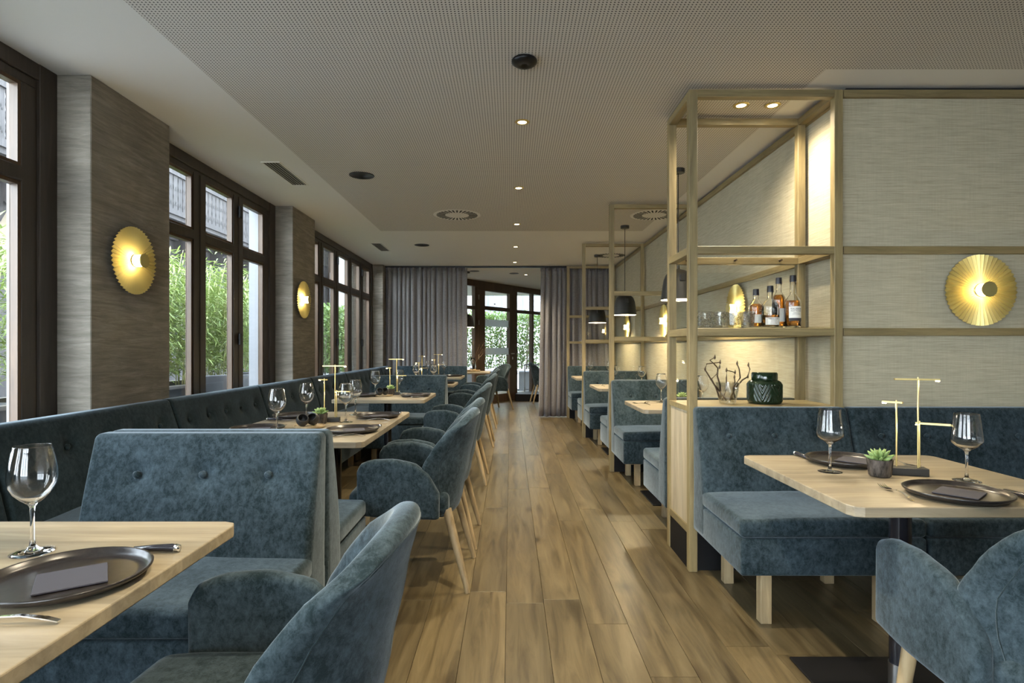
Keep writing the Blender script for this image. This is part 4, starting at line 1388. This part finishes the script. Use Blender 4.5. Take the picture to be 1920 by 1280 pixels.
# ceiling fittings
det = thing('smoke_detector', 'black domed smoke detector with a tiny green light on the perforated ceiling', 'detector', (0.068, 2.83, CEIL))
part('housing', MB().lathe([(0, 0), (0.058, 0), (0.063, -0.006), (0.062, -0.016), (0.048, -0.026), (0.018, -0.030), (0.012, -0.022), (0, -0.022)], 36), 'black', det, True)
part('indicator', MB().lathe([(0, -0.028), (0.003, -0.028), (0.003, -0.0265)], 8, cx=0.028), 'green_led', det)
for x, y, w in ((-1.21, 4.73, 'larger, nearer'), (-1.21, 7.95, 'smaller, farther')):
    o = part('ceiling_speaker', MB().lathe([(0, 0), (0.095, 0), (0.101, -0.002), (0.100, -0.005), (0.094, -0.005), (0.09, -0.002), (0, -0.002)], 36), 'black', None, True, 40, loc=(x, y, CEIL))
    tag(o, 'flat round black ceiling speaker, %s of two on the left' % w, 'speaker', 'ceiling speakers')
for x, y, w in ((-0.66, 10.67, 'left'), (0.07, 11.0, 'right')):
    o = part('ceiling_speaker', MB().lathe([(0, 0), (0.085, 0), (0.09, -0.002), (0.09, -0.005), (0.08, -0.004), (0, -0.002)], 28), 'black', None, True, 40, loc=(x, y, CEIL))
    tag(o, 'small dark ceiling disc beyond the curtain rail, %s one' % w, 'speaker', 'ceiling speakers')
def round_vent(x, y, label):
    t = thing('round_vent', label, 'vent', (x, y, CEIL))
    part('face_plate', MB().lathe([(0.0, -0.003), (0.12, -0.003), (0.235, -0.003), (0.25, -0.001), (0.25, 0.0)], 48), 'ceil', t, True, 40)
    n = 30
    sm = MB()
    me = None
    for k in range(n):
        a = 2 * PI * k / n
        if me is None:
            me = MB().prism([(0.125, -0.006), (0.215, -0.013), (0.217, 0.006), (0.13, 0.003)], 'Z', -0.0055, -0.003).mesh('slot')
            me.materials.append(M['dark_hole'])
        o = link('slot', me, 'dark_hole', t); o.rotation_euler = (0, 0, a)
round_vent(-0.564, 6.15, 'large round white ceiling vent with radial slots left of the aisle')
round_vent(1.52, 6.15, 'round ceiling vent with radial slots near the long fabric wall')
round_vent(1.53, 8.85, 'farthest round ceiling vent above the last booth')
def line_vent(x, y0, y1, label):
    t = thing('linear_vent', label, 'vent', (x, y0, CEIL))
    L_ = y1 - y0; w = 0.145
    part('frame', MB().box(0, w, 0, 0.012, -0.005, 0).box(0, w, L_ - 0.012, L_, -0.005, 0).box(0, 0.012, 0.012, L_ - 0.012, -0.005, 0).box(w - 0.012, w, 0.012, L_ - 0.012, -0.005, 0), 'ceil', t)
    part('backing', MB().box(0.012, w - 0.012, 0.012, L_ - 0.012, -0.001, 0), 'dark_hole', t)
    for k in range(5):
        xx = 0.026 + 0.0225 * k
        part('slat', MB().box(xx, xx + 0.007, 0.012, L_ - 0.012, -0.004, -0.001), 'grille', t)
line_vent(-1.885, 4.385, 5.02, 'rectangular slatted ceiling vent nearest the three-panel window')
line_vent(-1.885, 7.8, 8.45, 'smaller-looking slatted ceiling vent near the far left window')

# ================================================================== CURTAINS
def curtain(x0, x1, y, label, seed, amp=0.045, n_folds=14, flare=0.0):
    t = thing('curtain', label, 'curtain', (0, 0, 0), 0, None)
    rnd = random.Random(seed)
    nx = n_folds * 12; nz = 14
    ph = []; am = []
    p = 0
    for i in range(nx + 1):
        p += (2 * PI / 12) * rnd.uniform(0.75, 1.25) * (1 + 0.25 * math.sin(i * 0.11 + seed))
        ph.append(p); am.append(amp * (0.75 + 0.35 * math.sin(i * 0.23 + seed * 2)))
    vs = []; fs = []
    z0, z1 = 0.012, 2.565
    for j in range(nz + 1):
        v = j / nz
        z = z1 - (z1 - z0) * v
        for i in range(nx + 1):
            u = i / nx
            a = am[i] * (0.55 + 0.45 * v)
            yy = y + a * math.sin(ph[i] + 0.3 * v * math.sin(i * 0.05)) * (0.6 + 0.4 * math.sin(v * 2 + i * 0.02)) 
            xx = x0 + (x1 - x0) * u + 0.012 * math.cos(ph[i] * 1.0) + flare * v * (u - 0.5)
            vs.append((xx, yy, z))
    for j in range(nz):
        for i in range(nx):
            a = j * (nx + 1) + i
            fs.append((a, a + 1, a + nx + 2, a + nx + 1))
    o = part('cloth', MB().add(vs, fs), 'curtain', t, True)
    s = o.modifiers.new('thickness', 'SOLIDIFY'); s.thickness = 0.003
    hd_ = MB(); hv = []; hf = []
    for j, z in enumerate((2.572, 2.545, 2.515)):
        for i in range(nx + 1):
            u = i / nx
            hv.append((x0 + (x1 - x0) * u + 0.008 * math.cos(ph[i] * 2), y + am[i] * 0.6 * math.sin(ph[i]) + 0.012 * math.sin(ph[i] * 2.7 + j) - 0.008, z))
    for j in range(2):
        for i in range(nx):
            a = j * (nx + 1) + i
            hf.append((a, a + 1, a + nx + 2, a + nx + 1))
    part('gathered_heading', hd_.add(hv, hf), 'curtain', t, True)
    return t
curtain(-2.16, -0.755, 10.02, 'long taupe pleated curtain behind the left corner bench', 3, 0.075, 16)
curtain(0.52, 1.74, 10.04, 'long taupe pleated curtain right of the aisle, reaching the fabric wall', 8, 0.07, 14, 0.08)
rail = part('curtain_rail', MB().box(-2.32, 1.79, 9.995, 10.045, CEIL - 0.03, CEIL - 0.001), 'black', None)
tag(rail, 'black curtain rail running across the ceiling', 'rail')

# vase with dry twigs and a wood tray on the far table
fv = thing('dry_branch_vase', 'glass vase with tall dry twigs beyond the left curtain', 'vase', (-0.70, 10.8, ZT + 0.0145))
part('vase', MB().lathe([(0, 0), (0.05, 0), (0.06, 0.06), (0.05, 0.16), (0.04, 0.24), (0.037, 0.24), (0.047, 0.16), (0.056, 0.06), (0.047, 0.008), (0, 0.008)], 20), 'glass', fv, True)
rnd = random.Random(5)
for k in range(9):
    a = rnd.uniform(-0.4, 1.1); b = rnd.uniform(-0.3, 0.3); h = rnd.uniform(0.35, 0.6)
    part('twig', MB().tube([(0, 0, 0.02), (a * 0.12, b * 0.12, h * 0.5), (a * 0.42, b * 0.3, h)], [0.004, 0.003, 0.0015], 5), 'twig', fv, True)
ft = part('serving_tray', MB().lathe([(0, 0), (0.13, 0), (0.14, 0.006), (0.14, 0.03), (0.135, 0.03), (0.13, 0.012), (0, 0.012)], 28), 'oak_leg', None, True, 40, loc=(-0.70, 10.8, ZT + 0.0005))
tag(ft, 'round wooden tray under the dry twig vase', 'tray', 'round oak trays')

# ================================================================== OUTSIDE
gr = part('terrace', MB().box(-30, -2.6, -12, 45, -0.1, -0.03).box(-2.6, 30, 15.9, 45, -0.1, -0.03).box(-2.6, 30, -12, -3.3, -0.1, -0.03).box(-2.6, 3, 9.9, 15.9, -0.12, -0.065), 'paving', None)
gr['kind'] = 'structure'

def bamboo_mesh(seed, H=1.55, n_can=16, n_leaf=1500, spread=0.42):
    rnd = random.Random(seed)
    cn = MB(); lv = []; lf = []
    for k in range(n_can):
        x, y = rnd.gauss(0, spread * 0.5), rnd.gauss(0, spread * 0.6)
        h = H * rnd.uniform(0.75, 1.05)
        lx, ly = rnd.uniform(-0.25, 0.25), rnd.uniform(-0.25, 0.25)
        pts = [(x + lx * t * t, y + ly * t * t, h * t) for t in (0, 0.33, 0.66, 1)]
        cn.tube(pts, [0.006, 0.005, 0.004, 0.002], 5)
        m = n_leaf // n_can
        for q in range(m):
            t = rnd.uniform(0.12, 1.02) ** 0.8
            c = Vector((x + lx * t * t, y + ly * t * t, h * t))
            a = rnd.uniform(0, 2 * PI)
            off = Vector((math.cos(a), math.sin(a), 0)) * rnd.uniform(0.0, 0.26)
            off.z = rnd.uniform(-0.06, 0.10)
            p = c + off
            a += rnd.gauss(0, 0.7)
            d = Vector((math.cos(a), math.sin(a), rnd.uniform(-0.9, 0.45))).normalized()
            s = d.cross(Vector((rnd.uniform(-0.3, 0.3), rnd.uniform(-0.3, 0.3), 1))).normalized() * 0.0085
            L_ = rnd.uniform(0.08, 0.15)
            o = len(lv)
            lv += [p, p + d * L_ * 0.35 + s, p + d * L_ * 0.35 - s, p + d * L_ + Vector((0, 0, -0.02))]
            lf += [(o, o + 1, o + 3), (o, o + 3, o + 2)]
    me1 = cn.mesh('canes', True); me1.materials.append(M['cane'])
    me2 = bpy.data.meshes.new('foliage'); me2.from_pydata([tuple(v) for v in lv], [], lf)
    me2.materials.append(M['bamboo_leaf'])
    return me1, me2
bms = [bamboo_mesh(11 + k, n_leaf=2600) for k in range(3)]
by = [3.15, 3.75, 4.35, 4.95, 5.6, 6.2, 6.8, 7.4, 8.0, 8.7]
wh = ['nearest the first window', 'second along the terrace', 'third along the terrace', 'fourth along the terrace', 'at the left edge of the three-panel window',
      'behind the first pane of the three-panel window', 'left part of the middle pane', 'right part of the middle pane', 'behind the last pane of the three-panel window', 'farthest in the bamboo row']
for k, y in enumerate(by):
    t = thing('bamboo_plant', 'leafy light green bamboo outside, ' + wh[k], 'plant', (-3.95 + 0.1 * math.sin(k * 2.1), y, 0.66), k * 1.3, 'bamboos on the terrace')
    a, b = bms[k % 3]
    link('canes', a, 'cane', t)['kind'] = 'stuff'
    link('foliage', b, 'bamboo_leaf', t)['kind'] = 'stuff'
for k, (y0, y1, w) in enumerate(((2.7, 4.68, 'outside the first window'), (4.72, 6.68, 'outside the three-panel window'), (6.72, 9.1, 'at the far end of the bamboo'))):
    t = thing('planter_box', 'weathered rectangular planter box ' + w, 'planter', (-4.25, y0, -0.03), 0, 'bamboo planters')
    part('box_wall', MB().box(0, 0.6, 0, 0.03, 0, 0.78).box(0, 0.6, y1 - y0 - 0.03, y1 - y0, 0, 0.78).box(0, 0.03, 0.03, y1 - y0 - 0.03, 0, 0.78).box(0.57, 0.6, 0.03, y1 - y0 - 0.03, 0, 0.78), 'planter', t)
    part('rim', MB().box(0.54, 0.64, -0.02, y1 - y0 + 0.02, 0.78, 0.81).box(-0.04, 0.06, -0.02, y1 - y0 + 0.02, 0.78, 0.81), 'planter_wood', t)
    part('soil', MB().box(0.03, 0.57, 0.03, y1 - y0 - 0.03, 0.6, 0.7), 'soil', t)

def wicker_chair(x, y, rz, label):
    t = thing('wicker_armchair', label, 'chair', (x, y, -0.03), rz, 'wicker terrace chairs')
    def dw(p):
        z = p.z + 0.66
        return (p.x - 0.24 - 0.1 * (z - 0.45) + 0.18 * (p.y / 0.29) ** 2, p.y * (1 + 0.25 * (z - 0.45)), z)
    part('backrest', rbox(0.035, 0.58, 0.52, 0.015, 1, 10, 6, 2, dw), 'wicker', t, True)
    part('seat', MB().box(-0.26, 0.28, -0.28, 0.28, 0.36, 0.44, c=0.02), 'wicker', t)
    for s in (-1, 1):
        part('armrest', MB().box(-0.18, 0.26, s * 0.30 - 0.02, s * 0.30 + 0.02, 0.36, 0.66, c=0.015), 'wicker', t)
        part('leg', MB().tube([(0.24, s * 0.27, 0.40), (0.25, s * 0.28, 0)], 0.018, 8), 'wicker', t)
        part('leg', MB().tube([(-0.24, s * 0.26, 0.40), (-0.27, s * 0.28, 0)], 0.018, 8), 'wicker', t)
wicker_chair(-3.05, 6.35, -0.6, 'grey wicker armchair outside behind the middle pane of the three-panel window')
wicker_chair(-3.05, 7.25, -1.2, 'grey wicker armchair outside near the second pier')

def hedge(x0, x1, y0, y1, z0, z1, n, seed, label, stems=40):
    rnd = random.Random(seed)
    t = thing('laurel_hedge', label, 'hedge', (0, 0, 0))
    lv = []; lf = []
    for k in range(n):
        p = Vector((rnd.uniform(x0, x1), rnd.uniform(y0, y1), z0 + (z1 - z0) * rnd.random() ** 0.8))
        if p.z > z1 - 0.15: p.z -= 0.12 * rnd.random()
        d = Vector((rnd.gauss(0, 1), rnd.gauss(0, 1), rnd.gauss(0.5, 0.8))).normalized()
        s = d.cross(Vector((rnd.gauss(0, 1), rnd.gauss(0, 1), rnd.gauss(0, 1)))).normalized() * 0.024
        L_ = rnd.uniform(0.07, 0.12)
        o = len(lv)
        lv += [p, p + d * L_ * 0.5 + s, p + d * L_ * 0.5 - s, p + d * L_]
        lf += [(o, o + 1, o + 3), (o, o + 3, o + 2)]
    me = bpy.data.meshes.new('foliage'); me.from_pydata([tuple(v) for v in lv], [], lf); me.materials.append(M['laurel_leaf'])
    link('foliage', me, 'laurel_leaf', t)['kind'] = 'stuff'
    sm = MB()
    for k in range(stems):
        x, y = rnd.uniform(x0, x1), rnd.uniform(y0, y1)
        z = z0
        pts = [(x, y, z)]
        for q in range(4):
            x += rnd.uniform(-0.1, 0.1); y += rnd.uniform(-0.05, 0.05); z += (z1 - z0) / 4.3
            pts.append((x, y, z))
        sm.tube(pts, [0.013, 0.011, 0.009, 0.007, 0.004], 5)
    part('stems', sm, 'stem', t, True)['kind'] = 'stuff'
    return t
hedge(-4.6, -4.05, 9.7, 16.2, 0.57, 2.2, 15000, 1, 'tall laurel hedge outside the five-panel window', 60)
hedge(-3.9, 3.4, 16.6, 17.1, 0.57, 2.25, 15000, 2, 'laurel hedge behind the glass door and far window', 90)
for k, (x0, x1) in enumerate(((-3.9, -1.5), (-1.45, 0.2), (0.25, 1.9), (1.95, 3.5))):
    t = thing('hedge_planter', 'pale grey hedge planter outside, %s from the left' % ('first', 'second', 'third', 'fourth')[k], 'planter', (x0, 16.5, -0.03), 0, 'hedge planters')
    part('box_wall', MB().box(0, x1 - x0, 0, 0.7, 0, 0.52, c=0.01), 'planter', t)
    part('rim', MB().box(-0.01, x1 - x0 + 0.01, -0.02, 0.72, 0.52, 0.55, c=0.005), 'white_wall', t)
t = thing('hedge_planter', 'pale grey planter under the hedge beside the far left window', 'planter', (-4.7, 9.6, -0.03))
part('box_wall', MB().box(0, 0.85, 0, 6.8, 0, 0.52, c=0.01), 'planter', t)

# white garden railing and table outside the door
rl = thing('garden_railing', 'light metal garden railing outside the far window', 'railing', (0.35, 15.6, -0.03))
part('top_rail', MB().box(0, 2.2, -0.02, 0.02, 0.74, 0.78), 'white_wall', rl)
part('lower_rail', MB().box(0, 2.2, -0.02, 0.02, 0.10, 0.13), 'white_wall', rl)
for k in range(6):
    part('baluster', MB().box(0.02 + 0.42 * k, 0.05 + 0.42 * k, -0.015, 0.015, 0, 0.74), 'white_wall', rl)

# weathered timber chalet with carved balcony, seen through the left windows
ch = thing('timber_chalet', 'weathered grey timber chalet with a carved balcony behind the bamboo', 'building', (-9.2, 6.0, 0))
part('wall', MB().box(-4, 0, 0, 16.5, 0, 9.5), 'old_wood', ch)
for k in range(26):                      # horizontal lap boards above the plinth
    z = 3.05 + 0.0
for k in range(12):
    part('lap_board', MB().prism([(0.0, 0.0), (0.035, 0.0), (0.012, 0.20), (0.0, 0.20)], 'Y', 9.0, 16.5), 'old_wood', ch, loc=(0, 0, 1.4 + 0.2 * k))
part('render_band', MB().box(0.0, 0.05, 0, 5.6, 2.55, 4.1), 'cream', ch)
part('floor_beam', MB().box(0.0, 0.12, 0, 16.5, 4.1, 4.35), 'old_wood', ch)
bl = part('balcony_floor', MB().box(0.0, 0.95, 0, 16.5, 4.35, 4.5), 'old_wood', ch)
part('balcony_rail', MB().box(0.86, 1.0, 0, 16.5, 5.42, 5.52), 'old_wood', ch)
part('balcony_foot', MB().box(0.86, 1.0, 0, 16.5, 4.45, 4.58), 'old_wood', ch)
# carved boards: outline with scalloped foot and pierced waist
hb = 0.92
bp = []
for k in range(9):
    zt = k / 8
    bp.append((0.095 - 0.014 * math.sin(zt * PI * 4) ** 2, 0.06 + zt * (hb - 0.06)))
outl = [(0.0, 0.0), (0.05, 0.02), (0.09, 0.06)] + bp + [(0.095, hb), (-0.095, hb)] + [(-a, b) for a, b in reversed(bp)] + [(-0.09, 0.06), (-0.05, 0.02)]
bm_me = MB().prism([(a, b) for a, b in outl], 'X', 0, 0.025).mesh('balcony_board')
bm_me.materials.append(M['old_wood'])
ho = MB()
for zz in (0.25, 0.62):
    for dx, dz, r in ((0, 0, 0.02), (-0.03, -0.05, 0.016), (0.03, -0.05, 0.016)):
        ho.prism([(dx + r * math.cos(q * PI / 4), zz + dz + r * 1.4 * math.sin(q * PI / 4)) for q in range(8)], 'X', 0.026, 0.029)
ho_me = ho.mesh('piercing'); ho_me.materials.append(M['dark_hole'])
for k in range(80):
    y = 0.12 + 0.205 * k
    o = link('balcony_board', bm_me, 'old_wood', ch, loc=(0.93, y, 4.5))
    link('piercing', ho_me, 'dark_hole', o)
for k in range(9):
    y = 0.4 + 1.9 * k
    part('bracket', MB().prism([(0.0, 3.35), (0.12, 3.45), (0.30, 3.75), (0.42, 4.0), (0.7, 4.15), (0.92, 4.35), (0.0, 4.35)], 'Y', y, y + 0.16).xf(lambda p: p), 'old_wood', ch)
    part('bracket_scroll', MB().tube([(0.42, y - 0.01, 3.82), (0.42, y + 0.17, 3.82)], 0.11, 12), 'old_wood', ch)
for k in range(7):
    y = 1.2 + 2.2 * k
    w = part('window', MB().box(0.0, 0.06, y, y + 1.2, 5.0, 6.9), 'white_wall', ch)
    part('pane', MB().box(0.06, 0.07, y + 0.1, y + 0.57, 5.1, 6.8), 'house_glass', w)
    part('pane', MB().box(0.06, 0.07, y + 0.63, y + 1.1, 5.1, 6.8), 'house_glass', w)
for k in range(3):
    y = 9.8 + 2.2 * k
for k in range(40):
    part('upper_board', MB().box(0, 0.03, 0.02 + 0.41 * k, 0.40 + 0.41 * k, 7.0, 9.5), 'old_wood', ch)
part('roof', MB().box(-4.5, 1.9, -0.6, 17.2, 9.5, 9.8), 'old_wood', ch)

# plain grey boarded building farther back
bn = thing('boarded_barn', 'grey board-clad building with small windows beyond the laurel hedge', 'building', (-9.0, 23.2, 0))
part('wall', MB().box(-4, 0, 0, 20, 0, 8.5), 'sea_cloth', bn)
for k in range(40):
    part('upright_board', MB().box(0, 0.04, 0.02 + 0.5 * k, 0.47 + 0.5 * k, 0, 8.5), 'old_wood', bn)
for y in (2.0, 5.6, 9.5, 14):
    w = part('window', MB().box(0.04, 0.10, y, y + 1.1, 3.0, 4.9), 'white_wall', bn)
    part('pane', MB().box(0.10, 0.11, y + 0.1, y + 1.0, 3.1, 4.8), 'house_glass', w)
part('roof', MB().box(-4.5, 1.0, -0.5, 20.5, 8.5, 8.8), 'old_wood', bn)

# white house behind the far hedge
hs_ = thing('white_house', 'white rendered house with grey-framed windows behind the far hedge', 'building', (-8, 27, 0))
part('wall', MB().box(0, 22, 0, 6, 0, 9), 'house', hs_)
for x, z0, z1, w_ in ((3.9, 2.2, 2.95, 1.5), (7.0, 2.5, 3.9, 0.55), (8.6, 2.5, 4.2, 0.9), (10.1, 2.5, 4.3, 0.9), (12.0, 2.5, 4.3, 1.0)):
    w = part('window', MB().box(x - 0.12, x + w_ + 0.12, -0.06, 0, z0 - 0.12, z1 + 0.12), 'house_trim', hs_)
    part('pane', MB().box(x, x + w_, -0.07, -0.06, z0, z1), 'house_glass', w)
    part('glazing_bar', MB().box(x + w_ / 2 - 0.04, x + w_ / 2 + 0.04, -0.09, -0.07, z0, z1).box(x, x + w_, -0.09, -0.07, (z0 + z1) / 2 - 0.03, (z0 + z1) / 2 + 0.03), 'white_wall', w)
